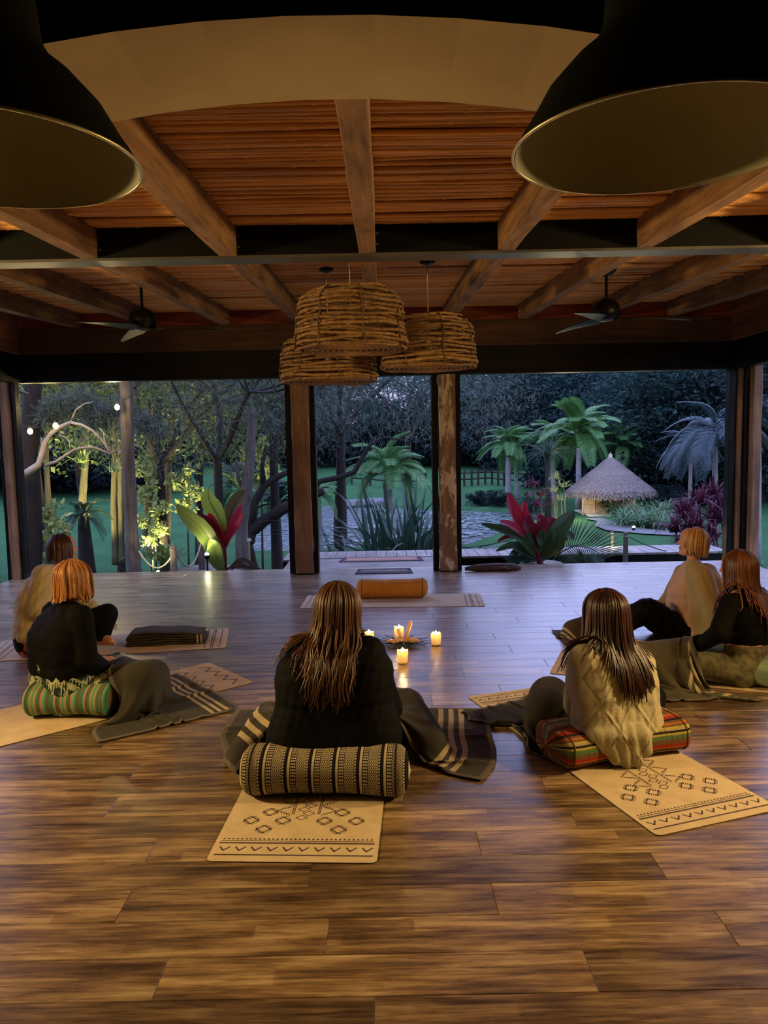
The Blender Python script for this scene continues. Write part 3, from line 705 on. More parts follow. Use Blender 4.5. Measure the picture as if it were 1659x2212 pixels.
# ================================================================== BODIES FROM TAPERED CAPSULES, REMESHED INTO ONE SKIN
def capsule_mesh(prims):
    V = []; F = []
    n, hseg = 14, 5
    for (a, b, ra, rb) in prims:
        a = Vector(a); b = Vector(b); d = b-a; L = d.length
        q = (d.to_track_quat('Z', 'Y') if L > 1e-6 else Vector((0, 0, 1)).to_track_quat('Z', 'Y')).to_matrix(); rings = []
        for k in range(1, hseg+1): t_ = -PI/2+PI/2*k/hseg; rings.append((ra*math.cos(t_), ra*math.sin(t_)))
        for k in range(0, hseg): t_ = PI/2*k/hseg; rings.append((rb*math.cos(t_), L+rb*math.sin(t_)))
        o = len(V); V.append(a+q @ Vector((0, 0, -ra)))
        for r, z in rings:
            for j in range(n): an = 2*PI*j/n; V.append(a+q @ Vector((r*math.cos(an), r*math.sin(an), z)))
        V.append(a+q @ Vector((0, 0, L+rb))); m = len(rings)
        for j in range(n): F.append((o, o+1+(j+1) % n, o+1+j))
        for i in range(m-1):
            for j in range(n): F.append((o+1+i*n+j, o+1+i*n+(j+1) % n, o+1+(i+1)*n+(j+1) % n, o+1+(i+1)*n+j))
        for j in range(n): F.append((o+1+(m-1)*n+j, o+1+(m-1)*n+(j+1) % n, o+1+m*n))
    me = bpy.data.meshes.new('caps'); me.from_pydata(V, [], F); return me
def blob(name, prims, m, parent, voxel=.009, smooth=8, subs=None, noise_=None, factor=.5):
    me = capsule_mesh(prims); o = bpy.data.objects.new('tmp', me); C.objects.link(o)
    r = o.modifiers.new('r', 'REMESH'); r.mode = 'VOXEL'; r.voxel_size = voxel; r.use_smooth_shade = True
    s = o.modifiers.new('s', 'SMOOTH'); s.iterations = smooth; s.factor = factor
    dg = bpy.context.evaluated_depsgraph_get(); ev = o.evaluated_get(dg); me2 = bpy.data.meshes.new_from_object(ev)
    bpy.data.objects.remove(o); me2.name = name; me2.materials.clear()
    if noise_:
        co = np.empty(len(me2.vertices)*3, np.float32); me2.vertices.foreach_get('co', co); co = co.reshape(-1, 3)
        nr = np.empty(len(me2.vertices)*3, np.float32); me2.vertices.foreach_get('normal', nr); nr = nr.reshape(-1, 3)
        d = noise_(co); me2.vertices.foreach_set('co', (co+nr*d[:, None]).ravel().astype(np.float32)); me2.update()
    return link(name, me2, m, parent, True)
def wrinkles(amp=.006, f=(28, 9, 16), seed=0):
    r = np.random.default_rng(seed); K = r.normal(size=(7, 3))*np.array(f); ph = r.uniform(0, 6, 7)
    def fn(co):
        s = np.zeros(len(co))
        for k in range(7): s += np.abs(np.sin(co@K[k]+ph[k]+1.4*np.sin(co@K[(k+3) % 7]*.45)))**1.5
        return amp*(s/7*2-1.0)
    return fn
def sdf_push(P, prims, off=.01):
    """push points out of tapered capsules; returns the points and a mask of those touched"""
    hit = np.zeros(len(P), bool)
    for (a, b, ra, rb) in prims:
        a = np.asarray(a, float); b = np.asarray(b, float); d = b-a; L2 = max(d@d, 1e-9)
        t_ = np.clip(((P-a)@d)/L2, 0, 1); c = a+t_[:, None]*d; r = ra+(rb-ra)*t_+off
        v = P-c; l = np.linalg.norm(v, axis=1)+1e-9; m = l < r
        P[m] = c[m]+v[m]/l[m, None]*r[m, None]; hit |= m
    return P, hit
def lerp(a, b, t_): return Vector(a)*(1-t_)+Vector(b)*t_
def torso(pel, chest, neck, right, w0=.15, w1=.12, w2=.155, r0=.13, r1=.105, r2=.10, grow=0.0):
    """bars of flesh from the hips up to the shoulders"""
    pel, chest, neck = Vector(pel), Vector(chest), Vector(neck); P = []
    for k in range(9):
        t_ = k/8; c = pel.lerp(chest, t_/.62) if t_ < .62 else chest.lerp(neck, (t_-.62)/.38*.72)
        if t_ < .38: w_ = w0+(w1-w0)*t_/.38; r = r0+(r1-r0)*t_/.38
        elif t_ < .75: w_ = w1+(w2-w1)*(t_-.38)/.37; r = r1+(r2-r1)*(t_-.38)/.37+.01
        else: w_ = w2*(1-(t_-.75)*2.0); r = r2*(1-(t_-.75)*1.6)
        ww = max(.02, w_-r*.45); P.append((c-right*ww, c+right*ww, r+grow, r+grow))
    return P
def limb(pts, rads, grow=0.0): return [(pts[i], pts[i+1], rads[i]+grow, rads[i+1]+grow) for i in range(len(pts)-1)]
def hand(wrist, dirn, side, up, curl=.5, s=1.0):
    """palm and five fingers; dirn along the fingers, side towards the thumb, up = back of the hand"""
    W = Vector(wrist); d = Vector(dirn).normalized(); sd = Vector(side).normalized(); u = Vector(up).normalized(); P = []
    palm = W+d*.05*s
    for k in (-1.5, -.5, .5, 1.5): P.append((W+d*.015*s+sd*k*.010*s, W+d*.08*s+sd*k*.019*s, .014*s, .011*s))
    for k, L in ((1.5, .068), (.5, .078), (-.5, .073), (-1.5, .056)):
        b = W+d*.085*s+sd*k*.0195*s; a = 0; p = b
        for j in range(3):
            a += curl*(.55 if j == 0 else .5); q = p+(d*math.cos(a)-u*math.sin(a))*L*s*(.45, .31, .24)[j]+sd*k*.002*s
            P.append((p, q, (.0085, .0078, .007)[j]*s, (.0078, .007, .0058)[j]*s)); p = q
    p = W+d*.03*s+sd*.025*s; q = p+(d*.75+sd*.75-u*.25).normalized()*.04*s; r = q+(d*.95+sd*.2-u*.3).normalized()*.03*s
    P += [(p, q, .012*s, .0095*s), (q, r, .0092*s, .0072*s)]
    return P
def foot(ankle, dirn, up, s=1.0):
    A = Vector(ankle); d = Vector(dirn).normalized(); u = Vector(up).normalized(); sd = d.cross(u).normalized(); P = []
    P.append((A-d*.03*s-u*.03*s, A+d*.08*s-u*.035*s, .032*s, .028*s)); P.append((A, A+d*.10*s-u*.03*s, .036*s, .024*s))
    for k, L in enumerate((.05, .045, .04, .034, .028)):
        b = A+d*.12*s+sd*(.028-.014*k)*s-u*.045*s-d*.008*k*s; P.append((A+d*.07*s+sd*(.015-.0075*k)*s-u*.04*s, b, .02*s, .012*s)); P.append((b, b+d*L*s-u*.004*s, (.0125 if k == 0 else .0085)*s, (.010 if k == 0 else .007)*s))
    return P
def head_prims(c, fwd, up, r=.075):
    c, f, u = Vector(c), Vector(fwd).normalized(), Vector(up).normalized(); rt = f.cross(u).normalized(); P = []
    P.append((c-f*.030+u*.022, c+f*.022+u*.028, r*1.04, r*.98)); P.append((c-f*.02-u*.01, c+f*.03-u*.01, r*.9, r*.80))
    P.append((c+f*.035-u*.045, c+f*.058-u*.092, .046, .021)); P.append((c+f*.045-u*.088-rt*.012, c+f*.045-u*.088+rt*.012, .026, .026))
    for s in (-1, 1):
        P.append((c+f*.0-u*.055+rt*s*.044, c+f*.05-u*.086+rt*s*.018, .026, .020))                    # jaw
        P.append((c+f*.062-u*.022+rt*s*.034, c+f*.058-u*.034+rt*s*.040, .023, .020))                 # cheek
        P.append((c+f*.079+u*.021+rt*s*.012, c+f*.070+u*.020+rt*s*.042, .0105, .009))                # brow
        for k in range(5):                                                                            # ear
            a = -1.9+k*.95; b = a+.95; e = c-f*.006-u*.012+rt*s*.077
            P.append((e+(-f*math.cos(a)*.013+u*math.sin(a)*.026), e+(-f*math.cos(b)*.013+u*math.sin(b)*.026), .005, .005))
        P.append((c-f*.004-u*.012+rt*s*.066, c-f*.010-u*.012+rt*s*.074, .014, .010))
        P.append((c+f*.084-u*.031+rt*s*.006, c+f*.082-u*.031+rt*s*.012, .008, .0055))                # nostril
    P.append((c+f*.082+u*.012, c+f*.102-u*.026, .0075, .0095))                                        # nose
    P.append((c+f*.084-u*.054-rt*.014, c+f*.084-u*.054+rt*.014, .0085, .0085)); P.append((c+f*.082-u*.066-rt*.012, c+f*.082-u*.066+rt*.012, .009, .009))   # lips
    P.append((c+f*.072-u*.092, c+f*.073-u*.094, .018, .018))
    return P
def M_skin(name, col):
    n = N(name, .5, 0, .4); f = n.noise(n.co('Object'), 30, 3); n.base(n.ramp(f, [(.3, tuple(c*.9 for c in col)), (.7, col)])); n.b.inputs['Subsurface Weight'].default_value = .15; n.b.inputs['Subsurface Scale'].default_value = .01; return n.m
mSKIN = M_skin('skin', (.55, .31, .21)); mEYE = M_plain('eye', (.6, .58, .55), .2); mLIP = None
def M_hair(name, c0, c1, c2):
    n = N(name, .42, 0, .5); g_ = n.n('ShaderNodeNewGeometry').outputs['Random Per Island']; f = n.noise(n.co('Object'), 90, 3, .6)
    n.base(n.ramp(n.math('ADD', n.math('MULTIPLY', g_, .6), n.math('MULTIPLY', f, .4)), [(.2, c0), (.55, c1), (.85, c2)])); n.bump(n.noise(n.co('Object'), 240, 2), .3, .002)
    n.b.inputs['Anisotropic'].default_value = .5; return n.m
def hair(parent, c, fwd, up, coll, m, L, N_=230, rad=.0085, wave=.012, wfreq=22, spread=.0, face=50, lean=(0, 0, 0), tip=.3, drop=1.0, vol=.012, seed=1, part=0.0, over=.0, r=.082, jit=.015, layers=2):
    rg = np.random.default_rng(seed); c, f, u = Vector(c), Vector(fwd).normalized(), Vector(up).normalized(); rt = f.cross(u).normalized(); lean = Vector(lean)
    down = Vector((0, 0, -1)); mb = MB(); step = .022
    # cap under the locks
    for k in range(N_):
        az = rg.uniform(math.radians(face), 2*PI-math.radians(face))             # 0 = over the face
        if k < N_*.14: az = rg.uniform(-1, 1)*math.radians(face)*.9; az = az if abs(az) > .45 else math.copysign(.45+abs(az), az)
        front = abs(math.atan2(math.sin(az), math.cos(az))) < math.radians(face)
        side = f*math.cos(az)+rt*math.sin(az); lay = rg.uniform(0, 1); R_ = r+vol*lay
        top = u*1.0+rt*part*.15; P = []; th = rg.uniform(.02, .5)+(0 if not front else .1); thmax = PI*.53+rg.uniform(-.08, .12)
        if front: side = rt*math.copysign(.8, math.sin(az))+f*.55; side.normalize()
        nst = 7
        for i in range(nst+1):
            t_ = th+(thmax-th)*i/nst
            P.append(c-f*.008+u*.018+(u*math.cos(t_)*1.02+side*math.sin(t_)*(1.16 if abs(side.dot(f)) > .7 else .98))*R_)
        p = P[-1].copy(); v = (P[-1]-P[-2]).normalized(); Lk = L*rg.uniform(1-tip, 1.0); n2 = max(3, int(Lk/step)); ph = rg.uniform(0, 6); ph2 = rg.uniform(0, 6)
        back = -f if not front else Vector((0, 0, 0))
        for i in range(n2):
            v = (v*.62+down*.38*drop+lean*.10-side*(.05 if i < 4 else 0.0)).normalized(); p = p+v*step
            s_ = i/n2; q = p+rt*math.sin(wfreq*s_*Lk+ph)*wave*min(1, s_*2)+side*math.sin(wfreq*1.3*s_*Lk+ph2)*wave*.6*min(1, s_*2)+side*spread*s_
            P.append(q)
        A = np.array([tuple(x) for x in P]); A[nst+1:], hit = sdf_push(A[nst+1:], coll, .008+.012*lay)
        # keep the chain smooth after the push
        for _ in range(3): A[1:-1] = .5*A[1:-1]+.25*(A[:-2]+A[2:])
        m_ = len(A); rad_ = [rad*(.5+.5*min(1, i/3))*(1-(max(0, i/m_-.72)/.28)**1.5*.85) for i in range(m_)]
        mb.tube([Vector(x) for x in A], rad_, 5, cap=False)
    return mb.build('hair', m, parent, smooth=True)

# ------------------------------------------------------------------ cloth by position based dynamics
def cloth_sim(cx, cy, ang, W_, L_, z0, prims, nx=44, ny=34, steps=170, seed=0, slack=1.0, wob=.02, pins=None, extra=None):
    r = np.random.default_rng(seed); hx, hy = W_/(nx-1), L_/(ny-1)
    gx, gy = np.meshgrid(np.linspace(-W_/2, W_/2, nx), np.linspace(-L_/2, L_/2, ny), indexing='ij')
    ca, sa = math.cos(ang), math.sin(ang); k = 1/slack
    P = np.stack([cx+(gx*ca-gy*sa)*k, cy+(gx*sa+gy*ca)*k, np.full_like(gx, z0)], -1)
    P[..., 2] += wob*np.sin(gx*17+seed)*np.cos(gy*13+seed*2)+r.normal(0, .002, gx.shape)
    if extra is not None: P = extra(P, gx, gy)
    idx = np.arange(nx*ny).reshape(nx, ny); cons = []
    def batch(A, B, L, s): 
        cons.append((A.ravel(), B.ravel(), L, s))
    for par in (0, 1):
        batch(idx[par:-1:2], idx[par+1::2][:len(idx[par:-1:2])], hx, .9); batch(idx[:, par:-1:2], idx[:, par+1::2][:, :len(idx[0, par:-1:2])], hy, .9)
    dg_ = math.hypot(hx, hy)
    for par in (0, 1):
        a_ = idx[par:-1:2, :-1]; b_ = idx[par+1::2, 1:][:len(a_)]; 
        for pb in (0, 1): batch(a_[:, pb::2], b_[:, pb::2], dg_, .35)
        a_ = idx[par:-1:2, 1:]; b_ = idx[par+1::2, :-1][:len(a_)]
        for pb in (0, 1): batch(a_[:, pb::2], b_[:, pb::2], dg_, .35)
    for par in range(4):
        a_ = idx[par:-2:4]; b_ = idx[par+2::4][:len(a_)]; batch(a_, b_, 2*hx, .03)
        a_ = idx[:, par:-2:4]; b_ = idx[:, par+2::4][:, :a_.shape[1]]; batch(a_, b_, 2*hy, .03)
    X_ = P.reshape(-1, 3).copy(); Vv = np.zeros_like(X_); dt = 1/60
    for s_ in range(steps):
        Xo = X_.copy(); Vv[:, 2] -= 9.8*dt*.6; Vv *= .97; X_ += Vv*dt
        for it in range(4):
            for A, B, L, k_ in cons:
                d = X_[B]-X_[A]; l = np.linalg.norm(d, axis=1)+1e-9; c_ = (k_*.5*(l-L)/l)[:, None]*d; X_[A] += c_; X_[B] -= c_
            X_, hit = sdf_push(X_, prims, .012)
        fl_ = X_[:, 2] < .009; X_[fl_, 2] = .009; Vv = (X_-Xo)/dt
        X_[fl_, :2] = Xo[fl_, :2]*.7+X_[fl_, :2]*.3; Vv[fl_] *= .2; Vv[hit] *= .55
        sp = np.linalg.norm(Vv, axis=1); m_ = sp > 3; Vv[m_] *= (3/sp[m_])[:, None]
    return X_, nx, ny
def blanket(label, X_, nx, ny, m, stripes=((.07, .012), (.105, .012), (.14, .012)), th=.006, mstripe=None, sides=(0, 1), group='woollen blankets', pos=None):
    c = X_.mean(0); c[2] = 0
    t = thing('blanket', label, 'blanket', tuple(c), 0)
    me = np_mesh('cloth', X_-c, grid_faces(nx, ny), True); me.materials.append(m); me.materials.append(mstripe); me.materials.append(mEDGE)
    mi = np.zeros(len(me.polygons), np.int32); i, j = np.meshgrid(np.arange(nx-1), np.arange(ny-1), indexing='ij'); i = i.ravel(); j = j.ravel()
    for s in sides:
        e = i if s == 0 else nx-2-i
        for k in stripes: mi[e == k] = 1
    mi[(j == 0) | (j == ny-2)] = 2
    mi[(i == 0) | (i == nx-2)] = 2
    me.polygons.foreach_set('material_index', mi)
    o = link('cloth', me, None, t, True)
    so = o.modifiers.new('solid', 'SOLIDIFY'); so.thickness = th; so.offset = 0; su = o.modifiers.new('sub', 'SUBSURF'); su.levels = 1; su.render_levels = 1
    return t
mBKT = M_cloth('grey_wool', (.050, .045, .040), .95, 320, .3, .35); mBKL = M_cloth('olive_grey_wool', (.080, .072, .048), .95, 320, .3, .35); mBKD = M_cloth('charcoal_wool', (.026, .023, .021), .95, 320, .3, .35); mBKO = M_cloth('olive_charcoal_wool', (.042, .039, .031), .95, 320, .3, .35); mBKB = M_cloth('brown_grey_wool', (.07, .055, .05), .95, 300, .3, .35); mBKN = M_cloth('navy_wool', (.035, .04, .05), .95, 320, .3, .35)
mSTR = M_cloth('cream_stripe_wool', (.42, .34, .22), .95, 300, .15, .3); mEDGE = M_cloth('grey_hem', (.12, .105, .085), .95, 300, .2, .3)
mBLACK = M_cloth('black_jersey', (.003, .0027, .003), .8, 300, .2, .15); mBLKT = M_cloth('black_leggings', (.0035, .0035, .004), .7, 300, .2, .1)

def person(label, c): return thing('person', label, 'person', c)
# ================================================================== THE SIX WOMEN
def vec(a, b): return (Vector(b)-Vector(a)).normalized()
def base_person(label, pel, chest, neck, headc, look, sh, el, wr, hip, kn, an, bare=(), wtor=1.0, top=None, bottom=None, hands_=None, feet_=None, skin=mSKIN, tor=None, lower_grow=.014, upper_grow=.014, wr_amp=.006, seed=0, root=None, hem=None, neck_r=.045, headup=None, armr=(.052, .043, .03), legr=(.085, .062, .042), voxel=.0075, sleeve=1.0, top_from=0, low_n=2):
    P = thing('person', label, 'person', (pel.x, pel.y, 0)); off = Vector((pel.x, pel.y, 0))
    right = vec(sh[0], sh[1])
    tw = tor or {}
    T = torso(pel, chest, neck, right, **tw)
    arms = []; 
    for s in (0, 1): arms += limb([sh[s], el[s], wr[s]], list(armr))
    legs = []
    for s in (0, 1): legs += limb([hip[s], kn[s], an[s]], list(legr))
    hu = Vector(headup) if headup else vec(neck, headc)
    look = Vector(look).normalized(); hu = (hu-look*hu.dot(look)).normalized()
    H = head_prims(headc, look, hu)
    nk = [(neck-Vector((0, 0, .03)), headc-hu*.045-look*.012, neck_r*1.05, neck_r*.95), (sh[0].lerp(neck, .45), neck, .04, .04), (sh[1].lerp(neck, .45), neck, .04, .04)]
    bp = T+arms+legs+H+nk
    for q in (hands_ or []): bp += hand(*q)
    for q in (feet_ or []): bp += foot(*q)
    sub = lambda L: [(Vector(a)-off, Vector(b)-off, ra, rb) for a, b, ra, rb in L]
    blob('body', sub(bp), skin, P, voxel=.0048, smooth=3)
    # upper garment
    up = torso(pel, chest, neck, right, grow=upper_grow, **tw)[top_from:]
    if hem: up += hem
    ga = []
    for s in (0, 1):
        w_ = Vector(el[s]).lerp(Vector(wr[s]), sleeve); ga += limb([sh[s], el[s], w_], [armr[0]+.004, armr[1]+.004, armr[2]+.008], upper_grow)
    ga += [(sh[0], sh[1], .058+upper_grow, .058+upper_grow)]
    if top: blob('top', sub(up+ga), top, P, voxel, 6, noise_=wrinkles(wr_amp, seed=seed+1))
    low = limb([hip[0], kn[0], an[0]], list(legr), lower_grow)+limb([hip[1], kn[1], an[1]], list(legr), lower_grow)+[(hip[0], hip[1], .115, .115)]+[(a, b, ra+.006, rb+.006) for a, b, ra, rb in torso(pel, chest, neck, right, grow=.004, **tw)[:low_n]]
    if bottom: blob('trousers', sub(low), bottom, P, voxel, 6, noise_=wrinkles(wr_amp*.8, seed=seed+5))
    rtv = look.cross(hu).normalized()
    for s in (-1, 1):
        b = bmesh.new(); bmesh.ops.create_uvsphere(b, u_segments=14, v_segments=10, radius=.0125); me = bpy.data.meshes.new('eye'); b.to_mesh(me); b.free()
        o = link('eye', me, mEYE, P, True); o.location = Vector(headc)+look*.066+hu*.003+rtv*s*.031-off
    coll = T+[(sh[0], sh[1], .07, .07)]+limb([sh[0], el[0]], [.068, .055])+limb([sh[1], el[1]], [.068, .055])+nk
    full_coll = [(tuple(a), tuple(b), ra+upper_grow+.004, rb+upper_grow+.004) for a, b, ra, rb in T+arms+[(sh[0], sh[1], .06, .06)]]+[(tuple(a), tuple(b), ra, rb) for a, b, ra, rb in low]
    class R_: pass
    r = R_(); r.P = P; r.off = off; r.coll = [(tuple(Vector(a)-off), tuple(Vector(b)-off), ra+upper_grow+.004, rb+upper_grow+.004) for a, b, ra, rb in coll]; r.full = full_coll; r.head = Vector(headc)-off; r.up = hu; r.look = look; return r
V3 = Vector
# ---- C : front centre, black sweater, long wavy brown hair
hc = M_hair('chestnut_hair', (.022, .008, .004), (.07, .027, .012), (.15, .062, .025))
c = base_person('woman in black with long wavy brown hair, seated on the black and cream bolster',
    J(722, 1590, 3.40), J(722, 1475, 3.43), J(728, 1385, 3.46), J(729, 1316, 3.50), (-.12, .98, -.18),
    (J(655, 1418, 3.46), J(795, 1412, 3.46)), (J(628, 1525, 3.50), J(835, 1528, 3.50)), (J(690, 1560, 3.72), J(770, 1560, 3.72)),
    (J(675, 1625, 3.45), J(768, 1625, 3.45)), (J(572, 1568, 3.78), J(884, 1565, 3.78)), (J(760, 1588, 4.02), J(680, 1588, 4.02)),
    top=mBLACK, bottom=mBLKT, tor=dict(w0=.225, w1=.185, w2=.195, r0=.135, r1=.12, r2=.11), armr=(.066, .058, .038), legr=(.095, .065, .045),
    hands_=[(J(690, 1560, 3.72), (.8, .5, -.1), (0, .8, .4), (0, -.3, 1), .5)], feet_=[(J(680, 1588, 4.02), (-1, .1, 0), (0, 0, 1))], seed=1, wr_amp=.005)
hair(c.P, c.head, c.look, c.up, c.coll, hc, .50, N_=1000, rad=.0056, wave=.012, wfreq=24, face=40, lean=(-.4, -.25, 0), seed=3, vol=.030, tip=.42, spread=.05)
cC = c
# ---- D : front right, cable knit sweater, dark red hair
n = N('cable_knit', .95, 0, .1); v = n.co('Object'); wv = n.n('ShaderNodeTexWave', wave_type='BANDS', bands_direction='X'); wv.inputs['Scale'].default_value = 7; wv.inputs['Distortion'].default_value = 5; wv.inputs['Detail'].default_value = 1; wv.inputs['Detail Scale'].default_value = 1.2; n.t.links.new(v, wv.inputs['Vector'])
kn_ = n.noise(v, 160, 2)
sp_ = n.n('ShaderNodeSeparateXYZ'); n.t.links.new(n.co('Object'), sp_.inputs[0])
tri = lambda x_, s_: n.math('ABSOLUTE', n.math('SUBTRACT', n.math('FRACT', n.math('MULTIPLY_ADD', x_, s_, 10.25)), .5))
lt_ = n.math('ABSOLUTE', n.math('SUBTRACT', tri(sp_.outputs[0], 6.0), tri(sp_.outputs[2], 4.2)))
cab = n.map(lt_, 1.0, 0.0, 0.0, .085); n.base(n.ramp(n.math('ADD', n.math('MULTIPLY', wv.outputs['Fac'], .15), n.math('MULTIPLY', kn_, .85)), [(.25, (.34, .30, .19)), (.75, (.48, .43, .29))])); n.bump(n.math('ADD', n.math('ADD', n.math('MULTIPLY', wv.outputs['Fac'], .4), cab), n.math('MULTIPLY', kn_, .5)), .7, .009); mKNIT = n.m
hd = M_hair('dark_red_hair', (.012, .004, .003), (.03, .009, .006), (.08, .02, .013))
hemD = [(J(x0, 1590, 3.455), J(x1, y1, 3.435), .055, .03) for x0, x1, y1 in ((1290, 1305, 1618), (1312, 1330, 1640), (1335, 1352, 1650), (1358, 1374, 1645), (1382, 1396, 1622))]
c = base_person('woman in a cream cable knit sweater with long dark straight hair on the striped bolster',
    J(1335, 1575, 3.60), J(1325, 1475, 3.62), J(1318, 1392, 3.64), J(1308, 1322, 3.68), (-.45, .88, -.08),
    (J(1262, 1425, 3.58), J(1380, 1432, 3.70)), (J(1248, 1522, 3.66), J(1395, 1525, 3.82)), (J(1295, 1545, 3.88), J(1340, 1540, 3.95)),
    (J(1285, 1600, 3.68), J(1380, 1592, 3.74)), (J(1185, 1530, 3.90), J(1408, 1505, 4.12)), (J(1300, 1540, 4.15), J(1225, 1545, 4.05)),
    top=mKNIT, bottom=mBLKT, tor=dict(w0=.165, w1=.15, w2=.165, r0=.12, r1=.11, r2=.10), hem=hemD, armr=(.055, .05, .036), hands_=[(J(1295, 1545, 3.88), (.4, .8, -.1), (.6, -.4, .3), (0, 0, 1), .5)], feet_=[(J(1225, 1545, 4.05), (-.9, .2, -.2), (0, 0, 1))], seed=11, wr_amp=.006, upper_grow=.018)
hair(c.P, c.head, c.look, c.up, c.coll, hd, .45, N_=620, rad=.0062, wave=.004, wfreq=12, face=38, lean=(.12, -.25, 0), seed=5, vol=.016, tip=.38, spread=.05)
cD = c
# ---- B : front left, black top, orange bob, floral trousers
n = N('floral_print', .85, 0, .2); vo = n.n('ShaderNodeTexVoronoi'); vo.inputs['Scale'].default_value = 16; n.t.links.new(n.co('Object', (1, 1, 1.3)), vo.inputs['Vector']); wv = n.n('ShaderNodeTexWave'); wv.inputs['Scale'].default_value = 22; wv.inputs['Distortion'].default_value = 6; n.t.links.new(n.co('Object'), wv.inputs['Vector'])
pet = n.math('GREATER_THAN', n.math('SUBTRACT', n.map(n.noise(n.co('Object'), 14, 3, .6, 1.2), -1, 1), n.math('MULTIPLY', wv.outputs['Fac'], .25)), -.12); n.base(n.mix(pet, (.012, .03, .026), (.42, .46, .30))); mFLO = n.m
hb = M_hair('orange_blond_hair', (.15, .05, .014), (.42, .17, .05), (.70, .38, .15))
c = base_person('woman in a black top and floral trousers with shoulder length orange hair at left',
    J(135, 1475, 4.40), J(128, 1385, 4.38), J(152, 1305, 4.42), J(162, 1250, 4.46), (.75, .62, .02),
    (J(118, 1325, 4.52), J(172, 1335, 4.30)), (J(150, 1420, 4.62), J(185, 1425, 4.26)), (J(215, 1440, 4.60), J(228, 1450, 4.42)),
    (J(120, 1500, 4.50), J(145, 1510, 4.32)), (J(255, 1435, 4.85), J(296, 1462, 4.35)), (J(275, 1455, 4.45), J(290, 1450, 4.60)),
    top=mBLACK, top_from=2, low_n=4, bottom=mFLO, tor=dict(w0=.17, w1=.15, w2=.15, r0=.135, r1=.125, r2=.115), armr=(.06, .05, .034), legr=(.098, .065, .045), hands_=[(J(215, 1425, 4.60), (.9, .2, -.3), (0, .9, .4), (0, -.2, 1), .6)], feet_=[(J(290, 1450, 4.60), (.9, .3, 0), (0, 0, 1))], seed=21)
hair(c.P, c.head, c.look, c.up, c.coll, hb, .165, N_=520, rad=.0068, wave=.007, wfreq=30, face=42, seed=7, vol=.018, tip=.35, spread=.015, lean=(-.05, -.1, 0))
cB = c
# ---- A : back left, pale sweater, knee up
ha = M_hair('dark_brown_hair', (.015, .005, .005), (.05, .014, .012), (.10, .03, .022))
mOLV = M_cloth('pale_olive_fleece', (.50, .46, .29), .95, 200, .15, .3)
c = base_person('woman in a pale olive sweater and black leggings with dark tied hair behind at left',
    J(85, 1375, 5.68), J(92, 1295, 5.66), J(124, 1225, 5.70), J(136, 1184, 5.74), (.80, .60, .02),
    (J(95, 1245, 5.52), J(135, 1240, 5.86)), (J(82, 1318, 5.46), J(175, 1300, 5.95)), (J(170, 1340, 5.50), J(210, 1330, 5.80)),
    (J(90, 1385, 5.58), J(95, 1380, 5.80)), (J(232, 1325, 5.62), J(200, 1380, 6.0)), (J(222, 1372, 5.58), J(160, 1395, 5.65)),
    top=mOLV, top_from=1, low_n=3, bottom=mBLKT, tor=dict(w0=.17, w1=.155, w2=.16, r0=.13, r1=.125, r2=.115), armr=(.062, .052, .036), hands_=[(J(205, 1342, 5.60), (.9, .2, -.2), (0, .9, .4), (0, -.2, 1), .6)], feet_=[(J(222, 1376, 5.58), (.85, -.5, .12), (.1, .2, 1))], seed=31, wr_amp=.009, upper_grow=.024)
hair(c.P, c.head, c.look, c.up, c.coll, ha, .13, N_=420, rad=.0068, wave=.003, wfreq=14, face=48, seed=9, vol=.010, tip=.4, lean=(-.2, .0, 0))
cA = c
# ---- E : back right, blond bob, beige cardigan, leaning back
he = M_hair('short_blond_hair', (.18, .085, .03), (.44, .25, .10), (.70, .48, .23))
mPNK = M_cloth('pink_jersey', (.50, .33, .27), .9, 260, .12, .2); mCAR = M_cloth('beige_cardigan', (.34, .28, .16), .95, 220, .15, .35)
c = base_person('woman with short blond hair in beige cardigan and pink top, leaning back on one arm',
    J(1498, 1368, 5.62), J(1487, 1283, 5.66), J(1497, 1213, 5.66), J(1497, 1170, 5.68), (-.93, .34, .12),
    (J(1510, 1245, 5.47), J(1480, 1240, 5.84)), (J(1540, 1318, 5.36), J(1452, 1290, 6.02)), (J(1533, 1385, 5.34), J(1425, 1310, 6.0)),
    (J(1488, 1380, 5.55), J(1480, 1375, 5.75)), (J(1398, 1318, 5.50), J(1392, 1320, 5.85)), (J(1290, 1375, 5.62), J(1275, 1368, 5.80)),
    top=mPNK, bottom=mBLKT, tor=dict(w0=.14, w1=.12, w2=.125, r0=.13, r1=.13, r2=.11), armr=(.052, .045, .032), legr=(.11, .08, .05), hands_=[(J(1533, 1388, 5.34), (.6, .2, -.5), (0, .8, .0), (0, -.3, 1), .2), (J(1425, 1312, 6.0), (-.9, 0, -.3), (0, -.9, 0), (0, 0, 1), .5)],
    feet_=[(J(1290, 1378, 5.62), (-.8, 0, .3), (-.2, 0, 1)), (J(1275, 1372, 5.80), (-.8, 0, .3), (-.2, 0, 1))], seed=41, wr_amp=.015, sleeve=.15)
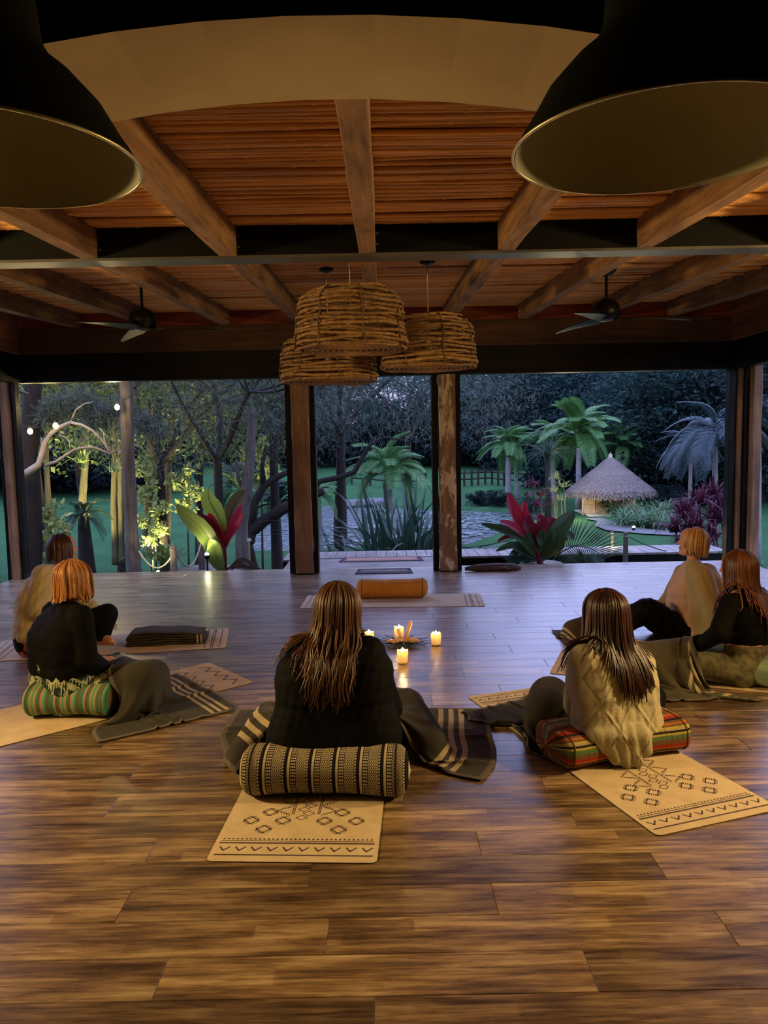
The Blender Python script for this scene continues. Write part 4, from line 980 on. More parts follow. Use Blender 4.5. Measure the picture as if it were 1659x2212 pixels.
# open cardigan: back and both sleeves
sub = lambda L, o: [(V3(a)-o, V3(b)-o, ra, rb) for a, b, ra, rb in L]
bk = V3((.060, -.035, 0))
cg = limb([J(1512, 1245, 5.45), J(1540, 1318, 5.34), J(1534, 1382, 5.33)], [.090, .080, .055])+limb([J(1478, 1240, 5.84), J(1452, 1290, 6.02), J(1430, 1308, 6.0)], [.080, .072, .05])
cg += [(a+bk, b+bk, ra, rb) for a, b, ra, rb in torso(J(1512, 1350, 5.62), J(1500, 1283, 5.64), J(1503, 1218, 5.66), vec(J(1508, 1242, 5.50), J(1478, 1240, 5.84)), w0=.16, w1=.15, w2=.15, r0=.12, r1=.12, r2=.12)]
cg += [(J(1503, 1232, 5.50), J(1520, 1372, 5.42), .075, .07)]
blob('cardigan', sub(cg, c.off), mCAR, c.P, .008, 7, noise_=wrinkles(.009, seed=44))
hair(c.P, c.head, c.look, c.up, c.coll, he, .12, N_=560, rad=.0065, wave=.004, wfreq=30, face=56, seed=11, vol=.012, tip=.45, lean=(.0, 0, 0))
cE = c
# ---- F : right edge, black crop top, long red brown hair
hf = M_hair('long_auburn_hair', (.03, .008, .004), (.11, .032, .012), (.24, .075, .028))
mCAM = M_cloth('olive_patterned_trousers', (.14, .13, .075), .9, 30, .6, .2)
c = base_person('woman in a cropped black top with long auburn hair at the right edge',
    J(1622, 1432, 4.66), J(1614, 1340, 4.68), J(1600, 1275, 4.70), J(1594, 1226, 4.73), (-.78, .60, -.03),
    (J(1578, 1305, 4.55), J(1645, 1302, 4.85)), (J(1552, 1368, 4.42), J(1640, 1380, 4.98)), (J(1505, 1398, 4.56), J(1560, 1400, 4.95)),
    (J(1600, 1450, 4.58), J(1645, 1440, 4.80)), (J(1440, 1425, 4.62), J(1500, 1400, 5.05)), (J(1530, 1455, 4.90), J(1480, 1450, 4.75)),
    top=None, bottom=mCAM, tor=dict(w0=.155, w1=.12, w2=.145, r0=.12, r1=.098, r2=.10), armr=(.048, .041, .028), hands_=[(J(1507, 1397, 4.56), (-.95, .25, -.15), (-.1, .9, .1), (0, 0, 1), .25)], feet_=[(J(1480, 1450, 4.75), (-.9, 0, 0), (0, 0, 1))], seed=51)
tt = torso(J(1622, 1432, 4.66), J(1614, 1340, 4.68), J(1600, 1275, 4.70), vec(J(1578, 1305, 4.55), J(1645, 1302, 4.85)), w0=.155, w1=.12, w2=.145, r0=.12, r1=.098, r2=.10, grow=.014)[3:]
ga = []
for sh_, e_, w_ in ((J(1578, 1305, 4.55), J(1552, 1368, 4.42), J(1512, 1394, 4.54)), (J(1645, 1302, 4.85), J(1640, 1380, 4.98), J(1560, 1400, 4.95))): ga += limb([sh_, e_, w_], [.062, .058, .04])
ga += [(J(1578, 1305, 4.55), J(1645, 1302, 4.85), .068, .068)]
blob('top', sub(tt+ga, c.off), mBLACK, c.P, .0075, 6, noise_=wrinkles(.005, seed=52))
MB().tube([tuple(J(1512, 1395, 4.545)-c.off+Vector((.004*math.cos(a), .034*math.cos(a), .034*math.sin(a)))) for a in np.linspace(0, 2*PI, 20, endpoint=False)], .004, 6, close=True).build('bracelet', M_plain('silver_bracelet', (.7, .7, .72), .2, 1.0), c.P, smooth=True)
hair(c.P, c.head, c.look, c.up, c.coll, hf, .50, N_=620, rad=.0068, wave=.012, wfreq=22, face=40, seed=13, vol=.014, tip=.35, lean=(.25, -.25, 0), spread=.02)
cF = c

# ================================================================== BLANKETS
def bprims(r, extra=()): return r.full+list(extra)
hump = lambda *q: [(tuple(a), tuple(b), ra, rb) for a, b, ra, rb in q]
X_, nx, ny = cloth_sim(-.17, 3.82, math.radians(-3), 1.66, .96, .50, bprims(cC, hump((V3((-.70, 3.55, .04)), V3((-.62, 3.9, .12)), .07, .06), (V3((.20, 3.62, .05)), V3((.10, 4.0, .13)), .08, .07), (V3((.12, 4.12, .08)), V3((.02, 4.18, .10)), .07, .05))), nx=60, ny=38, seed=2, slack=1.26, wob=.09, steps=160)
blanket('grey striped blanket spread over the lap of the woman in front', X_, nx, ny, mBKT, (5, 7, 9), mstripe=mSTR)
X_, nx, ny = cloth_sim(.93, 4.00, math.radians(28), 1.0, .90, .62, bprims(cD, hump((V3((.80, 3.85, .10)), V3((.88, 4.05, .13)), .09, .10), (V3((.62, 3.75, .02)), V3((.60, 3.9, .05)), .05, .06))), nx=46, ny=40, seed=4, slack=1.34, wob=.09, steps=150)
blanket('dark grey blanket over the knees of the woman in the cable knit sweater', X_, nx, ny, mBKD, (), mstripe=mSTR)
X_, nx, ny = cloth_sim(-1.44, 4.42, math.radians(38), .92, .98, .60, bprims(cB, hump((V3((-1.42, 4.30, .20)), V3((-1.40, 4.5, .16)), .09, .08))), nx=42, ny=44, seed=6, slack=1.30, wob=.09, steps=160)
blanket('charcoal blanket with striped corner trailing from the knees of the orange haired woman', X_, nx, ny, mBKO, (3, 5, 7), mstripe=mSTR, sides=(1,))
X_, nx, ny = cloth_sim(1.88, 4.60, math.radians(-12), 1.06, .84, .56, bprims(cF, hump((V3((1.62, 4.66, .12)), V3((1.95, 4.60, .16)), .12, .13), (V3((2.05, 4.45, .10)), V3((2.3, 4.42, .12)), .12, .14))), nx=46, ny=38, seed=8, slack=1.26, wob=.08, steps=150)
blanket('olive grey blanket over the lap of the woman at the right edge', X_, nx, ny, mBKL, (5, 7, 9), mstripe=mSTR)
X_, nx, ny = cloth_sim(1.58, 5.74, math.radians(5), .62, .50, .42, bprims(cE, hump((V3((1.42, 5.72, .06)), V3((1.62, 5.74, .10)), .07, .08))), nx=36, ny=30, seed=10, slack=1.32, wob=.07, steps=120)
blanket('brown grey blanket bunched over the feet of the woman in the cardigan', X_, nx, ny, mBKB, (4, 6, 8), mstripe=mSTR)
# folded blanket on the left mat
t = thing('folded_blanket', 'folded dark grey blanket lying on the mat at left', 'blanket', (-1.70, 5.86, .006), math.radians(7))
for k in range(5):
    L, W_, h = .60-.015*k, .27-.008*k, .021; nu = 26; V = []; nv = 14
    for i in range(nu+1):
        u = -1+2*i/nu
        for j in range(nv):
            a = 2*PI*j/nv; ca, sa = math.cos(a), math.sin(a); ex = .45
            y_ = math.copysign(abs(ca)**ex, ca)*W_/2; z_ = math.copysign(abs(sa)**.8, sa)*h/2
            V.append((u*L/2+.01*math.sin(k*2), y_+.006*math.sin(u*5+k), z_+h/2+k*.0205*(1-.30*max(0, u))+.005*math.sin(u*7+k*1.3)*(1 if sa > 0 else .2)))
    F = [(i*nv+j, i*nv+(j+1) % nv, (i+1)*nv+(j+1) % nv, (i+1)*nv+j) for i in range(nu) for j in range(nv)]+[tuple(reversed(range(nv))), tuple(range(nu*nv, nu*nv+nv))]
    MB().add(V, F).build('fold', mBKT, t, smooth=True)
q = MB()
for x in (.235, .262): q.add([(x, -.137, .003), (x+.012, -.137, .003), (x+.012, -.137, .075), (x, -.137, .075)], [(0, 1, 2, 3)])
tag(q.build('stripe_band', mSTR, t), kind='stuff')
# ================================================================== GARDEN
KY = [(-40, -.8), (8.9, -.8), (14, -1.2), (20, -1.66), (24, -1.78), (40, -1.75), (60, -.7), (85, .6), (140, 4)]
def Gz(x, y):
    for (a, za), (b, zb) in zip(KY, KY[1:]):
        if y <= b: t_ = max(0, (y-a)/(b-a)); z = za+(zb-za)*t_; break
    else: z = 4
    if x < -6: z += min(1.2, (-6-x)*.05)*(1 if y > 14 else 0)
    return z
def GP(px, py):
    d = ray(px, py); t_ = 8.0
    while t_ < 160:
        p = d*(t_/d.y)+Vector((0, 0, EYE))
        if p.z <= Gz(p.x, p.y): return p
        t_ += .05
    return p
WZ = -1.86
PPX = [(530, 1130), (546, 1189), (630, 1189), (700, 1186), (790, 1180), (900, 1182), (990, 1177), (1052, 1156), (1090, 1133), (1185, 1119), (1185, 1107), (1000, 1104), (880, 1101), (800, 1093), (740, 1090), (680, 1094), (620, 1101), (560, 1113)]
PW_ = [Z0(a, b, WZ+.02) for a, b in PPX]
PX_ = np.array([(p.x, p.y) for p in PW_])
def pdist(X, Y):     # signed distance to the pond outline, negative inside
    ins = np.zeros(X.shape, bool); dm = np.full(X.shape, 1e9)
    for i in range(len(PX_)):
        (x1, y1), (x2, y2) = PX_[i], PX_[(i+1) % len(PX_)]
        c_ = ((y1 > Y) != (y2 > Y)) & (X < (x2-x1)*(Y-y1)/(y2-y1+1e-9)+x1); ins ^= c_
        dx, dy = x2-x1, y2-y1; t_ = np.clip(((X-x1)*dx+(Y-y1)*dy)/(dx*dx+dy*dy), 0, 1); dm = np.minimum(dm, np.hypot(X-x1-t_*dx, Y-y1-t_*dy))
    return np.where(ins, -dm, dm)
ys = np.concatenate([np.linspace(-12, 8, 9), np.linspace(8.5, 48, 150), np.linspace(49, 140, 46)]); xs = np.concatenate([np.linspace(-90, -22, 16), np.linspace(-20, 20, 130), np.linspace(22, 90, 16)])
gx, gy = np.meshgrid(xs, ys, indexing='ij'); gz = np.vectorize(Gz)(gx, gy)+.03*np.sin(gx*.7)*np.sin(gy*.5)
pd = pdist(gx, gy); ins = pd < .3; tgt = np.where(pd < 0, WZ-.5, WZ+.03); gz = np.where(ins, np.minimum(gz, WZ-.4+np.clip(pd+.3, 0, .6)/.6*.46), gz); near = (pd >= .3) & (pd < 1.8); gz = np.where(near, gz*(pd-.3)/1.5+(WZ+.08)*(1-(pd-.3)/1.5), gz)
me = np_mesh('lawn', np.stack([gx, gy, gz], -1).reshape(-1, 3), grid_faces(len(xs), len(ys)), True)
n = N('lawn', .95, 0, .1); f = n.noise(n.co('Object'), .6, 5); g2 = n.noise(n.co('Object'), 30, 3); n.base(n.ramp(n.math('ADD', n.math('MULTIPLY', f, .5), n.math('MULTIPLY', g2, .5)), [(.35, (.018, .062, .021)), (.65, (.032, .108, .034))])); n.bump(n.noise(n.co('Object'), 60, 3), .6, .05)
o = link('lawn', me, n.m); tag(o, kind='structure')
# water
n = N('pond_water', .16, 0, 1.0); n.base((.03, .045, .05)); v = n.co('Object', (1, .35, 1)); n.bump(n.noise(v, 3.5, 4, .65), 1.0, .22); n.b.inputs['IOR'].default_value = 1.33; mWAT = n.m
lo, hi = PX_.min(0)-1.5, PX_.max(0)+1.5
o = MB().add([(lo[0], lo[1], WZ), (hi[0], lo[1], WZ), (hi[0], hi[1], WZ), (lo[0], hi[1], WZ)], [(0, 1, 2, 3)]).build('pond_water', mWAT); tag(o, 'calm pond reflecting the pale sky beyond the deck', 'pond')
# lily pads
m_ = MB(); rr = random.Random(3); cnt = 0
pads = [p for p in ((rr.uniform(lo[0], hi[0]), rr.uniform(lo[1], hi[1])) for _ in range(5200))]
pa = np.array(pads); dd = pdist(pa[:, 0], pa[:, 1])
for (x, y), d in zip(pads, dd):
    pxx = x/y*F_PX+829
    if d > -.25: continue
    if not ((715 < pxx < 1110) and (y < 30 or pxx > 900)): continue
    if rr.random() < .45 and pxx < 850: continue
    r = rr.uniform(.10, .22); a0 = rr.uniform(0, 6); V = [(x, y, WZ+.012)]+[(x+r*math.cos(a0+k*.9), y+r*math.sin(a0+k*.9), WZ+.014+rr.uniform(0, .012)) for k in range(7)]
    m_.add(V, [(0, k+1, k+2) for k in range(6)]); cnt += 1
o = m_.build('lily_pads', M_leaf('lily_pad', (.03, .06, .05), (.09, .14, .12), .35, .05)); tag(o, 'dark round water lily pads floating all over the pond', 'lily pads', kind='stuff')
# ------------------------------------------------------------------ leaves and trees
def leaf_cloud(name, centers, radii, N_, size, m, aspect=.5, droop=.0, seed=0, shell=.5):
    r = np.random.default_rng(seed); cs = np.array(centers); rd = np.array(radii); wts = rd**2; wts = wts/wts.sum()
    k = r.choice(len(cs), N_, p=wts); d = r.normal(size=(N_, 3)); d /= np.linalg.norm(d, axis=1)[:, None]
    s_ = (shell+(1-shell)*r.random(N_)**.5)*rd[k]; P = cs[k]+d*s_[:, None]*np.array([1, 1, .75])
    a = r.normal(size=(N_, 3)); a[:, 2] -= droop*2; a /= np.linalg.norm(a, axis=1)[:, None]; b = np.cross(a, r.normal(size=(N_, 3))); b /= np.linalg.norm(b, axis=1)[:, None]+1e-9
    L = size*r.uniform(.6, 1.3, N_)[:, None]; a = a*L; b = b*L*aspect*.5
    V = np.stack([P, P+a*.45+b, P+a, P+a*.45-b], 1).reshape(-1, 3); Fq = np.arange(4*N_).reshape(-1, 4)
    me = np_mesh(name, V, Fq, False); me.materials.append(m); return me
def branching(mb, p, d, L, r, depth, rg, ends, spread=.6, taper=.62, n=4, seg=4, grav=0.0):
    pts = [p]; rad = [r]; q = p.copy(); dd = d.copy()
    for i in range(seg):
        dd = (dd+Vector((rg.gauss(0, .13), rg.gauss(0, .13), rg.gauss(0, .08)+grav))).normalized(); q = q+dd*L/seg; pts.append(q.copy()); rad.append(r*(1-(1-taper)*(i+1)/seg))
    mb.tube(pts, rad, 6 if r > .05 else 4, cap=False)
    if depth == 0: ends.append(q.copy()); return
    for k in range(n if depth > 1 else 3):
        a = rg.uniform(0, 2*PI); o_ = dd.orthogonal().normalized(); o_ = Matrix.Rotation(a, 3, dd) @ o_
        nd = (dd*(1-spread*.5)+o_*spread).normalized(); branching(mb, q.copy() if k else q.copy(), nd, L*rg.uniform(.55, .8), r*taper*rg.uniform(.6, .9), depth-1, rg, ends, spread, taper, n, seg, grav)
    ends.append(q.copy())
mBARKD = M_wood('dark_bark', (.008, .006, .004), (.035, .026, .018), 'Z', .9, 8, .8); mBARKG = M_wood('grey_bark', (.045, .038, .033), (.15, .13, .11), 'Z', .9, 9, .9); mBARKM = M_wood('mossy_bark', (.05, .045, .02), (.17, .15, .07), 'Z', .9, 9, .8)
mFAR1 = M_leaf('far_leaf_blue_green', (.009, .024, .023), (.040, .080, .066)); mFAR2 = M_leaf('far_leaf_green', (.010, .026, .018), (.035, .068, .045)); mFAR3 = M_leaf('far_leaf_dark', (.003, .008, .008), (.014, .026, .026))
mMID = M_leaf('mid_leaf', (.02, .045, .012), (.08, .12, .03)); mCAS = M_leaf('feathery_needles', (.035, .055, .04), (.12, .15, .11), .7, .2)
protos = {}
def make_tree(key, seed, H, trunk_r, R, N_, size, leafm, barkm, depth=2, crown0=.35, aspect=.5, droop=0, clr=None, flat=.8, dens=.5):
    rg = random.Random(seed); mb = MB(); ends = []
    p = Vector((0, 0, 0)); h0 = H*crown0; d = Vector((rg.gauss(0, .05), rg.gauss(0, .05), 1)).normalized()
    mb.tube([p-Vector((0, 0, .3)), p, d*h0*.5, d*h0], [trunk_r*1.25, trunk_r*1.1, trunk_r*.9, trunk_r*.8], 9, cap=False)
    for k in range(4):
        a = 2*PI*k/4+rg.uniform(-.5, .5); nd = Vector((math.cos(a)*.55, math.sin(a)*.55, 1)).normalized()
        branching(mb, d*h0, nd, H*.28, trunk_r*.55, depth, rg, ends, .65)
    cs = []; rs = []
    for q in ends: cs.append(tuple(q)); rs.append((clr or R*.28)*rg.uniform(.6, 1.25))
    for k in range(int(len(ends)*dens)):
        a = rg.uniform(0, 2*PI); rr_ = R*math.sqrt(rg.random()); cs.append((rr_*math.cos(a), rr_*math.sin(a), h0+(H-h0)*rg.uniform(.05, 1)*(1-.4*(rr_/R)**2))); rs.append((clr or R*.28)*rg.uniform(.6, 1.2))
    cm = leaf_cloud('foliage', cs, rs, N_, size, leafm, aspect, droop, seed); tm = mb.mesh('trunk'); tm.materials.append(barkm); protos[key] = (tm, cm)
def tree(key, label, x, y, s=1.0, rz=0.0, sz=None, group='trees at the back of the garden', zoff=0):
    t = thing('tree', label, 'tree', (x, y, Gz(x, y)+zoff), rz, group); t.scale = (s, s, sz or s); tm, cm = protos[key]
    link('trunk', tm, None, t, True); f_ = link('foliage', cm, None, t); tag(f_, kind='stuff'); return t
make_tree('a', 1, 13, .25, 5.0, 11000, .36, mFAR1, mBARKD, 2, .18, clr=1.5, dens=1.5)
make_tree('b', 2, 14, .22, 4.6, 9500, .34, mFAR2, mBARKD, 2, .22, clr=1.3, dens=1.2)
make_tree('c', 3, 12, .25, 5.0, 14000, .38, mFAR3, mBARKD, 2, .12, clr=1.6, dens=1.8)
make_tree('s', 4, 14, .20, 4.8, 3000, .30, mFAR1, mBARKD, 2, .22, clr=1.0, dens=.3)
def at(px, y): return J(px, 1000, y).x
bk = [('c', 30, 44, 1.0), ('b', 110, 56, 1.1), ('c', 190, 60, 1.15), ('a', 280, 52, 1.1), ('c', 350, 58, 1.1), ('b', 420, 50, 1.1), ('a', 500, 60, 1.2), ('c', 575, 54, 1.1), ('s', 610, 68, 1.2), ('s', 690, 60, 1.2), ('s', 850, 62, 1.2), ('s', 930, 58, 1.2), ('s', 1010, 66, 1.25),
      ('a', 1075, 74, 1.0), ('s', 1090, 56, 1.2), ('a', 1160, 60, 1.3), ('b', 1225, 64, 1.35), ('a', 1290, 56, 1.3), ('c', 1350, 62, 1.3), ('a', 1420, 55, 1.2), ('c', 1490, 46, 1.1), ('a', 1545, 40, 1.0), ('c', 1610, 42, 1.0), ('c', 1680, 36, 1.0), ('c', 1750, 40, 1.0), ('c', -60, 40, 1.0), ('b', -140, 50, 1.1)]
lab = {'a': 'tall blue green tree in the tree line behind the garden', 'b': 'tall mid green tree in the tree line behind the garden', 'c': 'dense nearly black tree in the tree line behind the garden', 's': 'open crowned tree with sky showing through'}
ORD = ['first', 'second', 'third', 'fourth', 'fifth', 'sixth', 'seventh', 'eighth', 'ninth', 'tenth', 'eleventh', 'twelfth', 'thirteenth', 'fourteenth', 'fifteenth', 'sixteenth', 'seventeenth', 'eighteenth', 'nineteenth', 'twentieth']+['twenty-'+q for q in ('first', 'second', 'third', 'fourth', 'fifth', 'sixth', 'seventh', 'eighth', 'ninth')]+['thirtieth', 'thirty-first']
cnt_ = {}
for i, (k, px, y, s) in enumerate(sorted(bk, key=lambda q: q[1])):
    if 240 < px < 1300: y += 12
    cnt_[k] = cnt_.get(k, -1)+1; tree(k, lab[k]+', '+ORD[cnt_[k]]+' from left', at(px, y), y, s*1.1, i*1.3, sz=s*(.62 if y > 50 else .72))
for i, (px, y, s) in enumerate(((-90, 62, 1), (40, 70, 1.0), (240, 86, .9), (460, 90, .9), (1180, 90, 1.0), (1400, 84, 1.1))): tree('c', 'nearly black tree in the farthest row, '+ORD[i]+' from the left', at(px, y), y, s, i*2.1, sz=s*.7)
# dense shrubby under-storey along the back
make_tree('u', 6, 3.4, .08, 2.6, 5200, .28, mFAR3, mBARKD, 1, .05, clr=.9, dens=2.0)
for i, px in enumerate(range(-40, 1760, 62)):
    y = (62 if 300 < px < 1250 else 44)+(i*7) % 7 
    tree('u', 'dark low bush under the tree line, '+ORD[i]+' from the left', at(px, y), y, 1.25+.3*((i*5) % 3)/2, i, group='bushes under the tree line')
# big rounded tree at right
make_tree('r', 9, 8.5, .3, 3.4, 26000, .17, mFAR1, mBARKD, 2, .05, clr=.95, dens=2.5)
tree('r', 'large rounded dark green tree behind the thatched hut', at(1460, 40), 40, 1.15, .4, 1.15, group=None)
tree('r', 'dense dark tree at the right of the rounded tree', at(1640, 36), 36, 1.1, 2.0, 1.1, group=None)
# left mid trees : broad leaved, lit warm from below
make_tree('l', 12, 6.5, .09, 2.4, 7000, .13, mMID, mBARKD, 3, .40, clr=.55, dens=.6)
for i, (px, y, s) in enumerate(((95, 15, 1.0), (185, 17, 1.05), (250, 16, .95), (345, 15.5, .95), (420, 18, 1.1))):
    tree('l', ('slim dark trunked tree with yellow lit leaves left of the lawn', 'slim tree with yellow lit leaves in the middle of the left opening', 'slim tree with yellow lit leaves just left of the grey trunk', 'slim tree with yellow lit leaves right of the grey trunk', 'slim tree with yellow lit leaves behind the feathery foliage')[i], at(px, y), y, s, i*1.1, group='slim trees in the left opening')
# feathery casuarina like trees
make_tree('f', 15, 6.4, .10, 2.5, 11000, .20, mCAS, mBARKD, 3, .42, aspect=.055, droop=.5, clr=.50, dens=.7)
for (px, y, s, l_) in ((470, 12.5, .85, 'grey green feathery leaved tree behind the left opening'), (590, 14.5, 1.0, 'grey green feathery leaved tree just left of the left post'), (735, 16, 1.1, 'grey green feathery tree hanging over the pond between the posts'), (345, 13.5, .85, 'grey green feathery tree right of the grey trunk'), (880, 22, 1.15, 'feathery tree standing behind the short palm between the posts')):
    tree('f', l_, at(px, y), y, s, px, group=None)
def trunk(name, pts, rads, m, label, cat='tree', n=10, group=None, extra=None):
    t = thing(name, label, cat, tuple(pts[0]), 0, group); P0 = pts[0]
    # rough outline: resample
    P = []; R_ = []; rg = random.Random(len(label))
    for i in range(len(pts)-1):
        for k in range(6):
            u = k/6; P.append(pts[i].lerp(pts[i+1], u)-P0); R_.append((rads[i]*(1-u)+rads[i+1]*u)*rg.uniform(.93, 1.07))
    P.append(pts[-1]-P0); R_.append(rads[-1]); MB().tube(P, R_, n).build('trunk', m, t, smooth=True)
    for e_ in (extra or []): MB().tube([q-P0 for q in e_[0]], e_[1], 7).build('branch', m, t, smooth=True)
    return t
def pj(lst, y): return [J(a, b, y) for a, b in lst]
y = 10.3; trunk('tree', [J(292, 1262, y), J(284, 1150, y), J(276, 980, y), J(272, 790, y), J(270, 600, y)], [.105, .088, .085, .08, .07], mBARKG, 'straight grey barked trunk standing in the left opening')
y = 11; trunk('tree', [J(62, 1275, y), J(66, 1120, y), J(62, 980, y), J(72, 820, y), J(85, 600, y)], [.19, .155, .13, .12, .10], mBARKD, 'thick black trunk at the left edge of the left opening')
y = 10.6; 
t = thing('branch_tree', 'pale bare curving branches arching across the left opening under string lights', 'branch', tuple(J(45, 1030, y))); P0 = J(45, 1030, y)
mPB = M_wood('pale_branch', (.18, .15, .12), (.36, .31, .25), 'X', .85, 8, .5)
for pts, r0, r1 in (([(47, 1030), (66, 1016), (84, 1003), (92, 975), (97, 955), (112, 935), (130, 922), (152, 912)], .055, .022), ([(98, 1005), (120, 998), (140, 985), (160, 972), (178, 967), (205, 967), (225, 975), (238, 980), (256, 972)], .024, .013), ([(152, 912), (178, 918), (200, 930), (218, 948), (228, 962), (236, 980)], .02, .010), ([(152, 975), (150, 955), (143, 945), (126, 938)], .009, .005), ([(238, 980), (226, 955), (224, 935), (215, 925)], .012, .006), ([(255, 975), (275, 975), (292, 962), (306, 966), (316, 980)], .012, .005), ([(112, 935), (98, 948), (88, 960), (90, 945)], .014, .008), ([(186, 958), (192, 945), (204, 935)], .008, .004), ([(152, 912), (164, 885), (182, 872), (200, 868)], .012, .006), ([(34, 828), (48, 838), (52, 846), (62, 850)], .008, .004)):
    P = [J(a, b, y)-P0 for a, b in pts]; MB().tube(P, list(np.linspace(r0, r1, len(P))), 8).build('branch', mPB, t, smooth=True)
fc = [tuple(J(a, b, y+.3)-P0) for a, b in ((105, 895), (140, 880), (190, 870), (225, 895), (260, 880), (205, 905), (170, 860), (300, 910), (330, 925), (120, 870))]
tag(link('feathery_foliage', leaf_cloud('feathery_foliage', fc, [.19]*len(fc), 5200, .16, mCAS, .06, .1, 5, .1), None, t), kind='stuff')
y = 12.5; trunk('tree', [J(524, 1250, y), J(522, 1130, y), J(532, 1060, y), J(540, 1000, y), J(545, 880, y)], [.11, .10, .10, .085, .06], mBARKG, 'mottled grey trunk behind the red leaved potted plant', extra=[([J(528, 1062, y), J(515, 1035, y), J(512, 1000, y)], [.035, .03, .025])])
y = 14; trunk('leaning_tree', [J(535, 1172, y), J(540, 1150, y), J(570, 1125, y), J(610, 1100, y), J(650, 1085, y), J(700, 1060, y)], [.13, .12, .11, .105, .09, .06], mBARKD, 'dark trunk leaning right over the pond behind the left post', 'tree', extra=[([J(540, 1150, y), J(548, 1090, y), J(570, 1050, y), J(600, 1030, y), J(640, 1012, y)], [.10, .085, .07, .06, .04]), ([J(570, 1050, y), J(566, 1010, y), J(575, 960, y)], [.06, .045, .03]), ([J(650, 1085, y), J(690, 1040, y), J(730, 1032, y), J(765, 1020, y), J(785, 985, y), J(800, 960, y), J(830, 945, y), J(870, 950, y)], [.08, .055, .05, .05, .045, .035, .025, .015])])
y = 14.5
for i, (a, b, c_, r) in enumerate((((103, 1240), (105, 1100), (100, 1000), .055), ((176, 1240), (178, 1080), (184, 1000), .07), ((250, 1220), (246, 1080), (248, 980), .06), ((262, 1220), (262, 1110), (258, 980), .05), ((352, 1210), (345, 1080), (342, 960), .085), ((335, 1180), (330, 1080), (322, 1000), .04), ((312, 1180), (318, 1060), (330, 980), .05))):
    trunk('tree', [J(*a, y), J(*b, y), J(*c_, y), J(c_[0], 860, y)], [r*1.15, r, r*.9, r*.7], mBARKM if i in (1, 2, 3, 6) else mBARKD, ('slender dark trunk at the left beside the lit shrub', 'mossy trunk carrying a bromeliad in the left opening', 'mossy left trunk of the close pair beside the grey trunk', 'mossy right trunk of the close pair beside the grey trunk', 'thick dark trunk right of the grey trunk', 'thin dark trunk right of the grey trunk, nearest to it', 'thin yellow lit trunk between the grey trunk and the rope post')[i], group=None)
# ------------------------------------------------------------------ palms and strap leaved plants
def frond_mesh(name, L, m, n=26, wl=.42, droop=.5, up=.5, width=.03, vsh=.35, rach=.012):
    mb = MB(); P = []; 
    for i in range(13):
        s = i/12; P.append(Vector((L*s*(1-.18*s*droop), 0, L*(up*s-(.35+droop)*s*s*.9))))
    mb.tube(P, list(np.linspace(rach, rach*.25, 13)), 4, cap=False)
    for i in range(n):
        s = .12+.86*i/(n-1); k = s*12; a = int(min(11, k)); p = P[a].lerp(P[a+1], k-a); t_ = (P[a+1]-P[a]).normalized()
        ll = wl*math.sin(PI*(.12+.83*s))**.6*L/2
        for sg in (-1, 1):
            d = (t_*.75+Vector((0, sg, 0))*.85+Vector((0, 0, vsh*.6))).normalized(); q = p+d*ll*.55; e_ = q+(d*.8+Vector((0, 0, -.55))).normalized()*ll*.45; w_ = t_*width/2
            mb.add([p-w_*.5, p+w_*.5, q+w_, q-w_, e_+w_*.1, e_-w_*.1], [(0, 1, 2, 3), (3, 2, 4, 5)])
    me = mb.mesh(name); me.materials.append(m); return me
mPAL = M_leaf('palm_green', (.04, .12, .03), (.12, .27, .07), .45, .25); mPALB = M_leaf('palm_blue_grey', (.018, .035, .038), (.05, .08, .085), .45, .15); mPALD = M_leaf('palm_dark', (.012, .035, .022), (.04, .08, .045), .4, .2)
fr = {'g': [frond_mesh('frond', 1.0, mPAL, 46, .62, .55, .75, .022), frond_mesh('frond', 1.0, mPAL, 46, .6, .9, .5, .022)], 'b': [frond_mesh('frond', 1.0, mPALB, 46, .55, 1.0, .55, .018), frond_mesh('frond', 1.0, mPALB, 46, .55, .7, .6, .018)], 'd': [frond_mesh('frond', 1.0, mPALD, 30, .5, .6, .7, .03), frond_mesh('frond', 1.0, mPALD, 30, .5, .95, .5, .03)]}
mPT = M_plain('palm_trunk_grey', (.20, .20, .19), .8, 0, .25, 3)
def palm(base, top, Lf, kind, label, nfr=14, r=(.16, .09), bulge=None, seed=0, tilt=0.0, crown=True, el=(-.3, 1.1)):
    rg = random.Random(seed); t = thing('palm', label, 'palm', tuple(base)); d = top-base
    k = [0, .15, .4, .7, 1]; rr_ = bulge or [r[0]*1.25, r[0], r[0]*.9, r[1], r[1]*.8]
    MB().tube([d*u for u in k], rr_, 12).build('trunk', mPT if kind != 'd' else mBARKD, t, smooth=True)
    if crown:
        MB().tube([d-Vector((0, 0, .05)), d+Vector((0, 0, Lf*.18)), d+Vector((0, 0, Lf*.3))], [rr_[-1]*1.1, rr_[-1]*.9, rr_[-1]*.3], 8).build('crownshaft', mPAL if kind == 'g' else mPALD, t, smooth=True)
    for i in range(int(nfr*1.6)):
        o = link('frond', fr[kind][i % 2], None, t); o.location = d+Vector((0, 0, Lf*.22)); o.rotation_euler = (rg.uniform(-.2, .2), -rg.uniform(*el), i*2.39996+rg.uniform(-.2, .2)); o.scale = (Lf*rg.uniform(.85, 1.1),)*3
    return t
B = GP(1098, 1085); palm(B, J(1098, 985, B.y), 56/1660*B.y*1.35, 'g', 'light green palm with pale trunk left of the thatched hut', 16, (.16, .14), seed=1)
B2 = GP(1118, 1078); palm(B2, J(1112, 990, B2.y), 40/1660*B2.y*1.2, 'g', 'shorter palm just behind the light green palm', 10, (.12, .10), seed=2)
